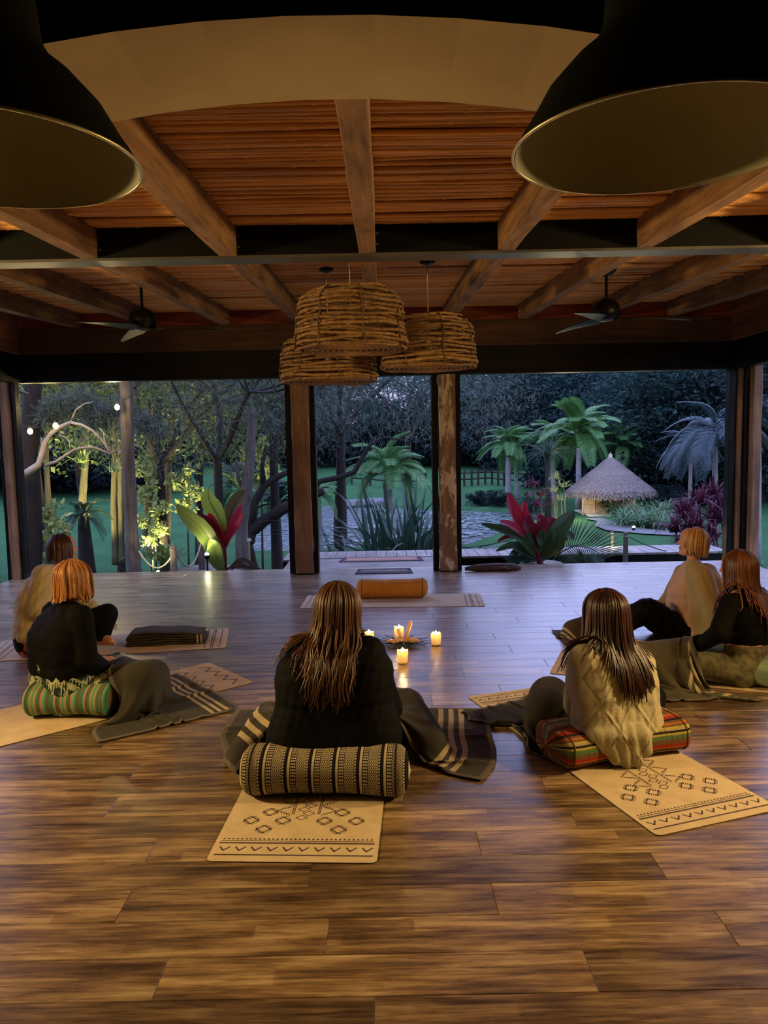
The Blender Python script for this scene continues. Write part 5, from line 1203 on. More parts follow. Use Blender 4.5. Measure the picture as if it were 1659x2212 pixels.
B = GP(1250, 1090); B = Vector((J(1250, 1050, 34).x, 34, Gz(0, 34))); palm(B, J(1250, 965, 34), 75/1660*34*1.3, 'g', 'tallest green palm rising behind the thatched hut', 18, (.14, .12), seed=3)
B = Vector((J(1195, 1050, 36).x, 36, Gz(0, 36))); palm(B, J(1195, 965, 36), 60/1660*36*1.2, 'g', 'green palm between the light palm and the tallest palm', 14, (.14, .12), seed=4)
B = Vector((J(1345, 1050, 38).x, 38, Gz(0, 38))); palm(B, J(1345, 985, 38), 60/1660*38*1.2, 'g', 'green palm seen behind the right slope of the thatched roof', 14, (.14, .12), seed=5)
B = GP(735, 1186); palm(B, J(735, 880, B.y), 2.2, 'd', 'tall pale palm trunk with swollen foot at the pond edge', 10, bulge=[.19, .21, .15, .11, .10], seed=6); bpy.data.objects['palm.005'].children[0].data.materials[0] = mPT
B = GP(690, 1193); palm(B, J(686, 1085, B.y), 60/1660*B.y*1.15, 'g', 'short palm with arching bright fronds right of the left post', 11, (.13, .12), seed=7)
B = GP(862, 1196); B = Vector((J(838, 1100, 19).x, 19, Gz(0, 19))); palm(B, J(838, 1045, 19), 82/1660*19*1.3, 'g', 'bright green palm with wide crown between the two posts', 17, (.14, .12), seed=8, el=(-.5, 1.2))
B = Vector((J(1545, 1100, 17).x, 17, Gz(0, 17))); palm(B, J(1545, 960, 17), 100/1660*17*1.3, 'b', 'blue grey drooping palm at the right side of the right opening', 14, (.07, .06), seed=9, el=(-.2, 1.0))
B = Vector((J(1490, 1150, 19).x, 19, Gz(0, 19))); palm(B, J(1492, 985, 19), 70/1660*19*1.2, 'b', 'smaller blue grey palm left of the drooping palm', 10, (.05, .045), seed=10)
B = Vector((J(1640, 1150, 16).x, 16, Gz(0, 16))); palm(B, J(1640, 930, 16), 80/1660*16*1.3, 'b', 'blue grey palm right of the corner posts', 12, (.06, .05), seed=11)
B = Vector((J(545, 1100, 17).x, 17, Gz(0, 17))); palm(B, J(520, 1085, 17), 1.1, 'd', 'dark palm behind the mottled grey trunk', 12, (.1, .08), seed=12)
B = Vector((J(600, 1100, 15.5).x, 15.5, Gz(0, 15.5))); palm(B, J(600, 1115, 15.5), .9, 'd', 'low dark palm behind the leaning trunk', 12, (.08, .07), seed=13)
B = Vector((J(178, 1150, 12.5).x, 12.5, Gz(0, 12.5))); palm(B, J(178, 1135, 12.5), .55, 'd', 'small dark tree fern behind the two women at left', 12, (.10, .09), seed=14)
# strap leaves
def strap_mesh(name, L, w_, m, bend=.5, fold=.25, n=9):
    V = []; 
    for i in range(n):
        s = i/(n-1); x = L*(s*math.sin(bend)+bend*.35*s*s*s); z = L*(s*math.cos(bend*.6)-.55*bend*s*s*s); ww = w_*(.6+.4*s if s < .3 else .8)*(1-s**3)
        V += [(x, -ww/2, z+ww*fold*.5), (x, 0, z), (x, ww/2, z+ww*fold*.5)]
    F = [(i*3+q, i*3+q+1, i*3+q+4, i*3+q+3) for i in range(n-1) for q in (0, 1)]
    me = bpy.data.meshes.new(name); me.from_pydata(V, [], F); me.materials.append(m); return me
def rosette(name, label, cat, base, meshes, N_, S, seed=0, spread=1.0, group=None, part='leaf', jitter=.05, smin=.6):
    rg = random.Random(seed); t = thing(name, label, cat, tuple(base), 0, group)
    for i in range(N_):
        o = link(part, meshes[rg.randrange(len(meshes))], None, t, True); o.location = (rg.gauss(0, jitter), rg.gauss(0, jitter), 0); o.rotation_euler = (rg.gauss(0, .12), rg.gauss(0, .12)*spread, i*2.39996); s = S*rg.uniform(smin, 1.1); o.scale = (s*spread, s*spread, s)
    return t
mFLX = M_leaf('flax_blade', (.015, .04, .028), (.06, .11, .07), .35, .15)
flx = [strap_mesh('leaf', 1, .05, mFLX, b) for b in (.08, .2, .35, .5, .75, 1.0)]
B = Vector((J(872, 1200, 13.2).x, 13.2, Gz(0, 13.2))); zt = J(885, 1062, 13.2).z
rosette('flax_clump', 'big dark green flax clump with upright sword leaves between the posts', 'plant', B, flx, 190, (zt-B.z)*1.18, 3, 1.1, jitter=.30)
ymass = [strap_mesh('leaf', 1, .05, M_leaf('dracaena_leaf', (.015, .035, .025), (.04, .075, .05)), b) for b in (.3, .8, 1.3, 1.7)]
def yucca(px, pyb, pyt, y, R, label, meshes, N_=60, tr=.07, seed=0, trunkm=None):
    top = J(px, pyt, y); B = Vector((top.x, y, Gz(top.x, y))); t = rosette('dracaena', label, 'plant', top, meshes, N_, R, seed, 1.0)
    MB().tube([B-top, (B-top)*.5+Vector((.05, 0, 0)), Vector((0, 0, 0.05))], [tr*1.3, tr, tr*.9], 8).build('trunk', trunkm or mBARKD, t, smooth=True)
yucca(1182, 1120, 985, 25, 44/1660*25*1.25, 'dark spiky headed dracaena on a thin trunk left of the hut', ymass, 90, .10, 4)
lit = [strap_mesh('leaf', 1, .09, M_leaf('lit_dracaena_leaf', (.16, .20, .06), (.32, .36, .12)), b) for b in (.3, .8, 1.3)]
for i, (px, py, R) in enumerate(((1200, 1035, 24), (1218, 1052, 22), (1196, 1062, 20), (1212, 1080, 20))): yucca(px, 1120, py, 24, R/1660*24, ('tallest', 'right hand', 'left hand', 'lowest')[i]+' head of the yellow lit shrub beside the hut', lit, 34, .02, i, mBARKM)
point('garden_spotlight', tuple(J(1208, 1108, 23.2)), 60, (1, .85, .5), .05)
crd = [strap_mesh('leaf', 1, .12, M_leaf('burgundy_leaf', (.022, .006, .012), (.10, .014, .036)), b) for b in (.2, .6, 1.0, 1.4)]
k = 0
for (px, py, y, R) in ((1150, 1050, 24, 26), (1168, 1072, 23.5, 28), (1138, 1072, 24.5, 18), (1160, 1095, 24, 25), (1480, 1120, 14.5, 40), (1510, 1095, 15, 44), (1540, 1080, 15.5, 42), (1460, 1150, 14, 36), (1500, 1150, 14, 44), (1545, 1130, 14.5, 44), (1475, 1178, 13.6, 34), (1530, 1170, 13.8, 42), (1558, 1105, 15, 36), (1520, 1190, 13.4, 36)):
    yucca(px, 0, py, y, R*(1.0 if px < 1300 else 1.35)/1660*y, 'dark burgundy cordyline '+('left of the hut, ' if px < 1300 else 'behind the blond woman, ')+ORD[k if px < 1300 else k-4]+' of its bank counted from front left', crd, 40 if px < 1300 else 84, .02, 30+k); k += 1
for o in list(bpy.data.objects):
    if o.get('label', '').startswith('dark burgundy'): o['group'] = 'burgundy cordylines left of the hut' if 'left of the hut' in o['label'] else 'burgundy cordylines at right'
agp = [strap_mesh('leaf', 1, .07, M_leaf('green_strap_leaf', (.05, .11, .05), (.13, .22, .10)), b) for b in (.4, .9, 1.3)]
for i, (px, py, y) in enumerate(((1345, 1135, 19.5), (1372, 1138, 19.2), (1400, 1140, 19), (1425, 1142, 19), (1360, 1125, 20.5), (1390, 1122, 20.8), (1420, 1125, 20.5), (1440, 1115, 21.5), (1405, 1112, 22), (1350, 1112, 22.5), (1325, 1115, 23))):
    B = GP(px, py); rosette('strap_leaf_plant', 'strap leaved plant in the bed right of the hut, '+ORD[i]+' from the near left', 'plant', B, agp, 70, .033*B.y, i, 1.15, 'strap leaved plants by the path')
for i, (px, py) in enumerate(((1640, 1185), (1620, 1200), (1655, 1165))): B = Vector((J(px, py, 12.5).x, 12.5, Gz(0, 12.5))); B.z = J(px, py, 12.5).z; rosette('strap_leaf_plant', 'green strap leaved plant beyond the right corner posts, '+('middle', 'leftmost', 'rightmost')[i]+' of three', 'plant', Vector((B.x, B.y, Gz(B.x, B.y))), agp, 50, .75, 50+i, 1.1, 'strap leaved plants at the right')
bro = [strap_mesh('leaf', 1, .16, M_leaf('bromeliad_leaf', (.06, .12, .03), (.20, .28, .07)), b) for b in (.5, .9, 1.25)]
B = J(362, 1215, 10.9); rosette('bromeliad', 'large green bromeliad with long arching leaves beside the rope post', 'plant', B, bro, 34, .48, 5)
B = J(322, 1205, 11.2); t = rosette('bromeliad', 'smaller bromeliad with red centre leaves left of the large one', 'plant', B, bro, 20, .26, 6)
redm = [strap_mesh('red_leaf', 1, .2, M_leaf('red_bract', (.35, .02, .03), (.6, .05, .06)), .4)]
for i in range(7): o = link('red_leaf', redm[0], None, t); o.rotation_euler = (0, 0, i*.9); o.scale = (.15,)*3; o.location = (0, 0, .05)
B = J(176, 1000, 14.2); rosette('bromeliad', 'bright lit bromeliad perched high on the mossy trunk', 'plant', B, bro, 16, .36, 7)
B = J(247, 1020, 13.8); rosette('tillandsia', 'hanging spiky air plant tuft left of the grey trunk', 'plant', B, flx, 30, .3, 8, 1.4)
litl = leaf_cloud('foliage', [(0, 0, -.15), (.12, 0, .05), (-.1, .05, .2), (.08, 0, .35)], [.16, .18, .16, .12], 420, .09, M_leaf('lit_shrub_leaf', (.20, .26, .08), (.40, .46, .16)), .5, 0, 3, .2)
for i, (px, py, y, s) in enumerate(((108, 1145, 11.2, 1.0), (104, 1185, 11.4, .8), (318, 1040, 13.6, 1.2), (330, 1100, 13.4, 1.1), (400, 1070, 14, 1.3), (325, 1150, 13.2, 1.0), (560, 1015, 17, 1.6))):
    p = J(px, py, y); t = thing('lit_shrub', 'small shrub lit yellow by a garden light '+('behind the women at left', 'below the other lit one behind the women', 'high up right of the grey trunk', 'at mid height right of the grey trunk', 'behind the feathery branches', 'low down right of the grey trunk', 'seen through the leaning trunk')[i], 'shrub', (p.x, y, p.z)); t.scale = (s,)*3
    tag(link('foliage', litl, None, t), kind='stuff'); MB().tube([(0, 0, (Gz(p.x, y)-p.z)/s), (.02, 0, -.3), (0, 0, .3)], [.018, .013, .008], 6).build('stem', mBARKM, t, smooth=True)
# ------------------------------------------------------------------ potted plants by the opening
def paddle(name, pts, w_, m, parent, P0, fold=.3, n=16, up=Vector((0, -1, .3)), ribs=0, tipn=1.0):
    P = []; m_ = len(pts)
    for i in range(n):      # catmull-rom through the points
        s = i/(n-1)*(m_-1); k = min(int(s), m_-2); u = s-k; a, b, c_, d = pts[max(k-1, 0)], pts[k], pts[k+1], pts[min(k+2, m_-1)]
        P.append(.5*((2*b)+(c_-a)*u+(2*a-5*b+4*c_-d)*u*u+(3*b-a-3*c_+d)*u**3))
    V = []
    for i in range(n):
        s = i/(n-1); t_ = (P[min(i+1, n-1)]-P[max(i-1, 0)]).normalized(); sd = t_.cross(up).normalized(); nn = sd.cross(t_); ww = w_*max(.02, math.sin(PI*min(1, s*.92+.05))**.75)*(1+.06*(i % 2))
        for q in (-1, -.5, 0, .5, 1): V.append(P[i]+sd*q*ww/2+nn*abs(q)*ww*fold*.5-P0)
    F = [(i*5+q, i*5+q+1, i*5+q+6, i*5+q+5) for i in range(n-1) for q in range(4)]
    o = MB().add(V, F).build(name, m, parent, True); MB().tube([p-P0 for p in P], list(np.linspace(w_*.05+.003, .002, n)), 5).build('midrib', m, o, True); return o
n = N('striped_green_leaf', .4); wv = n.n('ShaderNodeTexWave'); wv.inputs['Scale'].default_value = 30; wv.inputs['Distortion'].default_value = 1; n.t.links.new(n.co('Object'), wv.inputs['Vector']); n.base(n.mix(wv.outputs['Fac'], (.10, .17, .035), (.16, .24, .05))); mPG = n.m
mPY = M_leaf('lime_leaf', (.28, .40, .05), (.36, .48, .08), .4, .4); mPR = M_leaf('crimson_leaf', (.28, .012, .03), (.45, .02, .05), .35, .3); mPRD = M_leaf('dark_crimson_leaf', (.10, .008, .018), (.2, .012, .03), .3, .2); mPB2 = M_leaf('bronze_leaf', (.10, .08, .03), (.17, .13, .05), .4, .3); mPDG = M_leaf('deep_green_leaf', (.02, .05, .02), (.05, .09, .03), .35, .2)
y = 9.75; P0 = J(486, 1234, y); t = thing('potted_plant', 'potted plant with lime, bronze and crimson paddle leaves in the left opening', 'plant', tuple(P0))
L_ = lambda *q, dy=0: [J(a, b, y+dy*(i/(len(q)-1))) for i, (a, b) in enumerate(q)]
paddle('lime_leaf', L_((484, 1150), (468, 1110), (452, 1080), (450, 1055), dy=-.1), .22, mPY, t, P0)
paddle('bronze_leaf', L_((486, 1160), (497, 1115), (515, 1078), (530, 1060), dy=.1), .19, mPB2, t, P0)
paddle('crimson_leaf', L_((484, 1190), (476, 1155), (458, 1120), (450, 1108), dy=-.2), .09, mPR, t, P0); paddle('crimson_leaf', L_((486, 1185), (496, 1150), (512, 1115), (522, 1092), dy=-.15), .11, mPR, t, P0); paddle('crimson_leaf', L_((484, 1180), (470, 1150), (445, 1122), (430, 1112), dy=-.25), .10, mPRD, t, P0); paddle('crimson_leaf', L_((486, 1180), (500, 1155), (516, 1130), (524, 1110), dy=-.25), .07, mPR, t, P0)
paddle('green_leaf', L_((482, 1228), (466, 1190), (440, 1148), (405, 1115), (382, 1090), dy=-.35), .22, mPG, t, P0, .5); paddle('green_leaf', L_((478, 1232), (468, 1205), (462, 1180), (452, 1165), dy=-.3), .20, mPG, t, P0, .5)
MB().tube([Vector((0, 0, -.05)), J(485, 1190, y)-P0, J(485, 1150, y)-P0], [.035, .025, .015], 8).build('stem', mPRD, t, True)
MB().lathe([(.12, -.22), (.19, -.02), (.20, 0), (.185, .0), (.17, -.05), (0, -.05)], 28).build('pot', M_plain('stone_pot', (.25, .22, .18), .8), t, True)
for i in range(12): a = random.uniform(-.3, 2.2); q_ = random.uniform(.2, .35); paddle('dry_leaf', [P0+Vector((.04, 0, .02)), P0+Vector((.5*q_*math.cos(a)+.1, -.04, .12*random.random()+.05)), P0+Vector((q_*math.cos(a)+.18, -.08+.1*random.random(), -.03))], .03, M_plain('dry_leaf', (.08, .05, .035), .8) if i == 0 else bpy.data.materials['dry_leaf'], t, P0, n=7)
y = 9.7; P0 = J(1168, 1216, y); t = thing('potted_plant', 'potted plant with tall crimson paddle leaves at the edge of the deck, right opening', 'plant', tuple(P0))
for lf, w_, m in (([(1148, 1165), (1128, 1130), (1108, 1095), (1098, 1066)], .15, mPR), ([(1150, 1170), (1140, 1130), (1132, 1105), (1134, 1083)], .12, mPR), ([(1152, 1180), (1138, 1150), (1115, 1125), (1104, 1078)], .08, mPR), ([(1160, 1190), (1150, 1150), (1140, 1130), (1145, 1112)], .16, mPRD), ([(1150, 1180), (1125, 1148), (1100, 1132), (1080, 1126)], .09, mPR), ([(1165, 1190), (1185, 1160), (1192, 1135), (1188, 1118)], .20, mPRD), ([(1155, 1185), (1130, 1165), (1100, 1158), (1074, 1170)], .07, mPRD), ([(1168, 1190), (1200, 1150), (1222, 1125), (1240, 1105)], .20, mPDG), ([(1160, 1195), (1130, 1165), (1090, 1145), (1040, 1132)], .12, mPDG), ([(1170, 1195), (1200, 1170), (1225, 1155), (1240, 1165)], .13, mPDG), ([(1165, 1200), (1160, 1160), (1170, 1130), (1160, 1115)], .18, mPRD), ([(1160, 1200), (1145, 1180), (1138, 1165), (1145, 1150)], .15, mPDG), ([(1172, 1200), (1195, 1185), (1205, 1160), (1200, 1140)], .2, mPDG), ([(1165, 1205), (1180, 1180), (1172, 1160), (1175, 1145)], .2, mPDG), ([(1155, 1205), (1130, 1190), (1105, 1178), (1072, 1190)], .1, mPDG)):
    paddle('crimson_leaf' if m in (mPR, mPRD) else 'green_leaf', L_(*lf, dy=-random.uniform(-.15, .3)), w_, m, t, P0)
MB().tube([Vector((0, 0, -.05)), J(1160, 1190, y)-P0, J(1150, 1165, y)-P0], [.04, .03, .015], 8).build('stem', mPRD, t, True)
MB().lathe([(.14, -.22), (.26, -.04), (.27, 0), (.25, .0), (.2, -.05), (0, -.05)], 28).build('pot', bpy.data.materials['stone_pot'], t, True)
# drooping palm frond beside it
y = 9.9; P0 = J(1185, 1222, y); t = thing('palm_frond_plant', 'low palm with a wide arching frond beside the crimson potted plant', 'palm', tuple(P0))
for (arc, wl_) in (([(1190, 1215), (1215, 1190), (1245, 1178), (1280, 1185), (1305, 1205)], .42), ([(1175, 1222), (1160, 1195), (1140, 1180), (1118, 1178)], .24), ([(1180, 1222), (1150, 1205), (1120, 1200), (1095, 1210)], .2)):
    A = [J(a, b, y-.05*i) for i, (a, b) in enumerate(arc)]; mb = MB(); P = []; n_ = 30
    for i in range(n_):
        s = i/(n_-1)*(len(A)-1); k = min(int(s), len(A)-2); P.append(A[k].lerp(A[k+1], s-k)-P0)
    for _ in range(4): P = [P[0]]+[(P[i-1]+P[i]*2+P[i+1])/4 for i in range(1, n_-1)]+[P[-1]]
    fo = MB().tube(P, list(np.linspace(.012, .004, n_)), 6).build('frond', mPALD, t, True)
    for i in range(3, n_):
        t_ = (P[min(i+1, n_-1)]-P[i-1]).normalized(); nn = Vector((-t_.z, 0, t_.x))
        for sg in (-1, 1):
            if sg > 0: d = (nn*.9+t_*.65+Vector((0, .15, 0))).normalized(); ll = wl_*1.0
            else: d = (-nn*.75+t_*.35+Vector((0, -.5, -.2))).normalized(); ll = wl_*.75
            ll *= (1-.35*abs(i/n_-.5)); e_ = P[i]+d*ll; q = P[i]+d*ll*.5; w_ = t_*.010
            mb.add([P[i]-w_*.5, P[i]+w_*.5, q+w_, q-w_, e_+w_*.1+Vector((0, 0, -.02)), e_-w_*.1+Vector((0, 0, -.02))], [(0, 1, 2, 3), (3, 2, 4, 5)])
    tag(mb.build('leaflets', mPALD, fo), kind='stuff')
# ------------------------------------------------------------------ decks and boardwalks
mDK = M_wood('weathered_deck_board', (.14, .115, .10), (.34, .29, .25), 'X', .55, 8, .4, .18); mDKY = M_wood('weathered_cross_board', (.14, .115, .10), (.34, .29, .25), 'Y', .55, 8, .4, .18)
def board(parent, x0, x1, y0, y1, z, m, th=.03): return bevel(MB().box((x0, y0, z-th), (x1, y1, z)).build('board', m, parent), .003, 1)
dk = tag(MB().box((-1.25, 8.99, -.25), (.95, 10.02, -.065)).build('entry_deck', mBLK), kind='structure')
y = 8.995; 
while y < 10.0: board(dk, -1.25, .95, y, y+.132, -.03, mDK); y += .137
bw = tag(MB().box((-1.35, 10.05, -.22), (4.55, 10.09, -.06)).box((-1.35, 10.62, -.22), (4.55, 10.66, -.06)).build('boardwalk', mBLK), kind='structure')
x = -1.35
while x < 4.5: board(bw, x, x+.132, 10.03, 10.68, -.03, mDKY); x += .137
for x in (-1.2, 0.2, 1.6, 2.7, 4.1):
    for y in (10.1, 10.6): MB().box((x-.05, y-.04, Gz(x, y)-.1), (x+.05, y+.04, -.22)).build('stump', mBLK, bw)
a0 = J(300, 1243, 9.6); b0_ = J(500, 1203, 11.2); dv = (b0_-a0); dv.z = 0; ln = dv.length; an = math.atan2(dv.y, dv.x)
lw = tag(thing('boardwalk', None, None, (a0.x, a0.y, -.30), an), kind='structure'); k = 0
lw_ = tag(MB().box((0, -.02, -.12), (ln, .02, -.03)).build('bearer', mBLK, lw))
while k*.137 < ln: board(lw, k*.137, k*.137+.13, -.05, .60, 0, mDKY); k += 1
# rope posts
mRP = M_wood('rope_post', (.06, .05, .04), (.17, .15, .13), 'Z', .8, 8, .5); mROPE = M_plain('weathered_rope', (.30, .26, .18), .9); mROPD = M_plain('dark_rope', (.03, .03, .03), .9)
def rpost(px, pyt, pyb, y, w_, label):
    a, b = J(px, pyt, y), J(px, pyb, y); t = thing('rope_post', label, 'post', (b.x, y, b.z), 0, 'rope posts along the boardwalks'); h = a.z-b.z; z0_ = min(0, Gz(b.x, y)-b.z)
    bevel(MB().box((-w_/2, -w_/2, z0_), (w_/2, w_/2, h)).build('shaft', mRP, t), .008); MB().tube([(w_*.55*math.cos(q), w_*.55*math.sin(q), h-.05) for q in np.linspace(0, 2*PI, 16, endpoint=False)], .009, 5, close=True).build('rope_ring', mROPE, t, True); return a
rpost(377, 1178, 1242, 9.75, .075, 'grey timber rope post beside the spotlight in the left opening'); rpost(436, 1158, 1208, 11.0, .09, 'rope post farther back behind the spotlight'); rpost(1351, 1150, 1222, 9.95, .055, 'thick rope post on the right boardwalk'); rpost(1322, 1144, 1196, 10.75, .035, 'thin rope post carrying a small lamp on the right boardwalk')
def rope(a, b, ya, yb, sag, label, m, r=.010):
    A, B_ = J(*a, ya), J(*b, yb); t = thing('rope', label, 'rope', tuple(A)); P = [A.lerp(B_, s)-Vector((0, 0, sag*4*s*(1-s)))-A for s in np.linspace(0, 1, 20)]; MB().tube(P, r, 6).build('strand', m, t, True)
rope((377, 1186), (436, 1166), 9.75, 11.0, .30, 'slack pale rope hanging between the two left rope posts', mROPE, .012); rope((377, 1190), (300, 1190), 9.75, 9.9, .22, 'slack rope hanging left from the rope post', mROPE)
rope((1351, 1155), (1540, 1190), 9.95, 10.3, .12, 'dark rope running right from the thick rope post', mROPD, .007); rope((1351, 1155), (1322, 1148), 9.95, 10.75, .03, 'short dark rope between the two right rope posts', mROPD, .006); rope((1322, 1148), (1130, 1165), 10.75, 10.75, .16, 'dark rope running left from the thin post behind the crimson plant', mROPD, .007); rope((940, 1183), (1120, 1160), 10.75, 10.75, .06, 'dark rope over the lawn right of the peeling post', mROPD, .007)
rpost(940, 1172, 1196, 10.75, .05, 'low rope post hidden behind the peeling post')
# spotlights
mLED = M_emit('lamp_glow', (1, .86, .62), 60)
def glow(px, py, y, r, label, pw, tgt=None, name='garden_spotlight', zc=None):
    p = J(px, py, y); t = thing(name, label, 'light', tuple(p)); b = bmesh.new(); bmesh.ops.create_icosphere(b, subdivisions=2, radius=r); me = bpy.data.meshes.new('lens'); b.to_mesh(me); b.free(); link('lens', me, mLED, t, True)
    MB().lathe([(0, -r*2.2), (r*1.15, -r*2.0), (r*1.3, -r*.2), (r*1.1, -r*.1)], 14).build('housing', mBLK, t, True)
    if tgt: spot('garden_spot', tuple(p+Vector((0, -.02, r*1.6))), tgt, pw, (1, .80, .42), .03, 110, .8)
    else: point('garden_glow', tuple(p+Vector((0, 0, r*2))), pw, (1, .80, .42), .03)
    if zc is not None: MB().tube([(0, 0, -r*2), (0, 0, zc-p.z)], .012, 6).build('stake', mBLK, t)
glow(447, 1198, 9.45, .026, 'bright spotlight beside the potted plant with lime leaves', 9, tuple(J(450, 1000, 9.8)), zc=-.8); glow(341, 1236, 9.55, .022, 'bright spotlight on the ground left of the rope post', 20, tuple(J(340, 950, 11.5)), zc=-.6); glow(292, 1239, 9.5, .014, 'tiny spotlight at the foot of the grey trunk', 12, tuple(J(278, 900, 10.3)), zc=-.6)
glow(1323, 1183, 10.6, .02, 'small lamp glowing on the thin rope post', 5); glow(1369, 1139, 18.8, .035, 'ground light shining on the path below the strap leaved plants', 22); glow(500, 1036, 20, .05, 'small white lamp far behind the palm fronds', 4)
for i, (px, py, y, r) in enumerate(((65, 931, 10.2, .036), (120, 919, 10.25, .036), (253, 879, 10.05, .034), (215, 893, 12, .030))):
    p = J(px, py, y); t = thing('festoon_bulb', ('leftmost glowing festoon bulb, beside the black trunk', 'glowing festoon bulb on the arching branch', 'glowing festoon bulb beside the grey trunk, highest of the string', 'small white bulb among the feathery leaves')[i], 'light bulb', tuple(p), 0, 'festoon bulbs')
    MB().lathe([(0, -r*1.3), (r*.7, -r), (r, -r*.2), (r*.8, r*.5), (r*.4, r), (0, r*1.1)], 14).build('glass', M_emit('bulb_glow', (1, .70, .26), 9) if i == 0 else bpy.data.materials['bulb_glow'], t, True); MB().lathe([(r*.42, r*.9), (r*.42, r*1.9), (0, r*1.95)], 10).build('socket', mBLK, t)
    point('bulb_light', tuple(p+Vector((0, -.12, 0))), 14 if i < 3 else 4, (1, .72, .32), .03)
A = J(20, 905, 10.2); t = thing('light_string', 'dark cable carrying the festoon bulbs', 'cable', tuple(A)); pts = [J(20, 905, 10.2), J(65, 926, 10.2), J(120, 914, 10.25), J(190, 895, 10.15), J(253, 874, 10.05), J(290, 850, 10.0)]; MB().tube([p-A for p in pts], .006, 5).build('cable', mBLK, t)
# warm uplights among the left trees
for (px, y, z, pw) in ((150, 13.5, -1.0, 260), (250, 15, -1.0, 300), (330, 12.8, -.9, 200), (80, 13, -.9, 150), (420, 15.5, -1, 200)): spot('tree_uplight', (at(px, y), y, z), (at(px+10, y+1.5), y+1.2, 5), pw*4, (1, .84, .38), .06, 95, .8)
spot('palm_uplight', tuple(J(560, 1080, 15.6)), tuple(J(562, 1015, 17)), 90, (1, .8, .4), .05, 60, .6)
# small sign tag
p = J(538, 1166, 10.5); t = thing('plant_sign', 'small white plant label on a yellow stake beside the leaning trunk', 'sign', tuple(p)); MB().box((-.028, -.006, -.018), (.028, .006, .018)).build('plate', M_plain('white_plate', (.7, .7, .66), .5), t); MB().box((-.01, -.004, -.5), (.010, .004, -.018)).build('stake', M_plain('yellow_stake', (.45, .35, .10), .6), t)
# ------------------------------------------------------------------ thatched hut
gB = Z0(1262, 1118, -1.78); gy_ = gB.y+1.4; cx_ = J(1318, 1060, gy_).x; half = J(1411, 1060, gy_-1).x-cx_; zc_ = J(1318, 1066, gy_-1.5).z; za = J(1309, 988, gy_).z; gz_ = -1.78; rot_ = math.radians(24)
t = thing('thatched_hut', 'open garden hut with conical thatched roof and bamboo half walls', 'hut', (cx_, gy_, gz_), 0)
n = N('thatch', .95, 0, .1); wvn = n.noise(n.co('Object', (3, 3, .6)), 9, 6, .7); n.base(n.ramp(wvn, [(.3, (.09, .07, .055)), (.7, (.30, .25, .21))])); n.bump(wvn, .8, .05); mTH = n.m
def thatch():
    H = za-zc_; R0 = half*1.22
    core = MB().lathe([(R0*.97, zc_-gz_+.02), (R0*.5, zc_-gz_+H*.55), (.06, za-gz_), (0, za-gz_)], 32).lathe([(R0*.97, zc_-gz_+.02), (0, zc_-gz_+.3)], 32).build('roof_core', mTH, t, True)
    rg = np.random.default_rng(5); V = []; F = []; k = 0
    for i in range(9000):
        s = rg.random()**.6; a = rg.uniform(0, 2*PI); L = .34*rg.uniform(.6, 1.2); r = R0*(.03+.97*s)*1.0; h = H*(1-s)
        nz = .55 if True else 0; d = np.array([math.cos(a), math.sin(a)]); slope = H/R0
        x0 = d*r*(.98); z0_ = zc_-gz_+h*1.0+.03; e = d*(r+L*.75*(.95 if s < .95 else .45)); z1 = z0_-L*slope*.72-(.16*rg.random() if s > .9 else .0)+.015
        w_ = .014; tx = np.array([-d[1], d[0]])*w_; j = rg.normal(0, .03); 
        V += [(*(x0-tx), z0_), (*(x0+tx), z0_), (*(e+tx+np.array([-d[1], d[0]])*j), z1), (*(e-tx+np.array([-d[1], d[0]])*j), z1)]; F.append((4*i, 4*i+1, 4*i+2, 4*i+3))
    o = link('thatch_straw', np_mesh('thatch_straw', V, np.array(F)), mTH, t); tag(o, kind='stuff')
    MB().lathe([(.10, 0), (.11, .05), (.075, .06), (.08, .17), (.03, .19), (.0, .28)], 16, (0, 0, za-gz_-.05)).build('finial', M_plain('clay_finial', (.35, .28, .18), .7), t, True)
thatch()
mBP = M_wood('bamboo_panel', (.30, .20, .11), (.52, .38, .22), 'X', .7, 8, .5); mPOLE = M_plain('pale_pole', (.55, .50, .38), .6)
hx = half*.82
cn = [Matrix.Rotation(rot_+PI/2*k, 3, 'Z') @ Vector((hx*1.05, 0, 0)) for k in range(4)]
cn = [Matrix.Rotation(math.radians(-20), 3, 'Z') @ Vector((sx2*hx*.85, sy2*hx*.85, 0)) for sx2, sy2 in ((-1, -1), (1, -1), (1, 1), (-1, 1))]
for p in cn: MB().tube([p, p+Vector((0, 0, zc_-gz_+.25))], .045, 8).build('pole', mPOLE, t, True)
for a_, b_ in ((0, 1), (3, 0), (2, 3)):
    A_, B_ = cn[a_], cn[b_]; d = B_-A_; nn = Vector((-d.y, d.x, 0)).normalized()
    for k in range(4):
        p0, p1 = A_+d*(k/4+.01), A_+d*((k+1)/4-.01); h = .56; V = [p0-nn*.02+Vector((0, 0, .08)), p1-nn*.02+Vector((0, 0, .08)), p1+nn*.02+Vector((0, 0, .08)), p0+nn*.02+Vector((0, 0, .08))]; V += [v_+Vector((0, 0, h)) for v_ in V]
        MB().add(V, [(3, 2, 1, 0), (4, 5, 6, 7), (0, 1, 5, 4), (1, 2, 6, 5), (2, 3, 7, 6), (3, 0, 4, 7)]).build('bamboo_panel', mBP, t)
    MB().tube([A_+Vector((0, 0, .68)), B_+Vector((0, 0, .68))], .03, 6).build('rail', mPOLE, t)
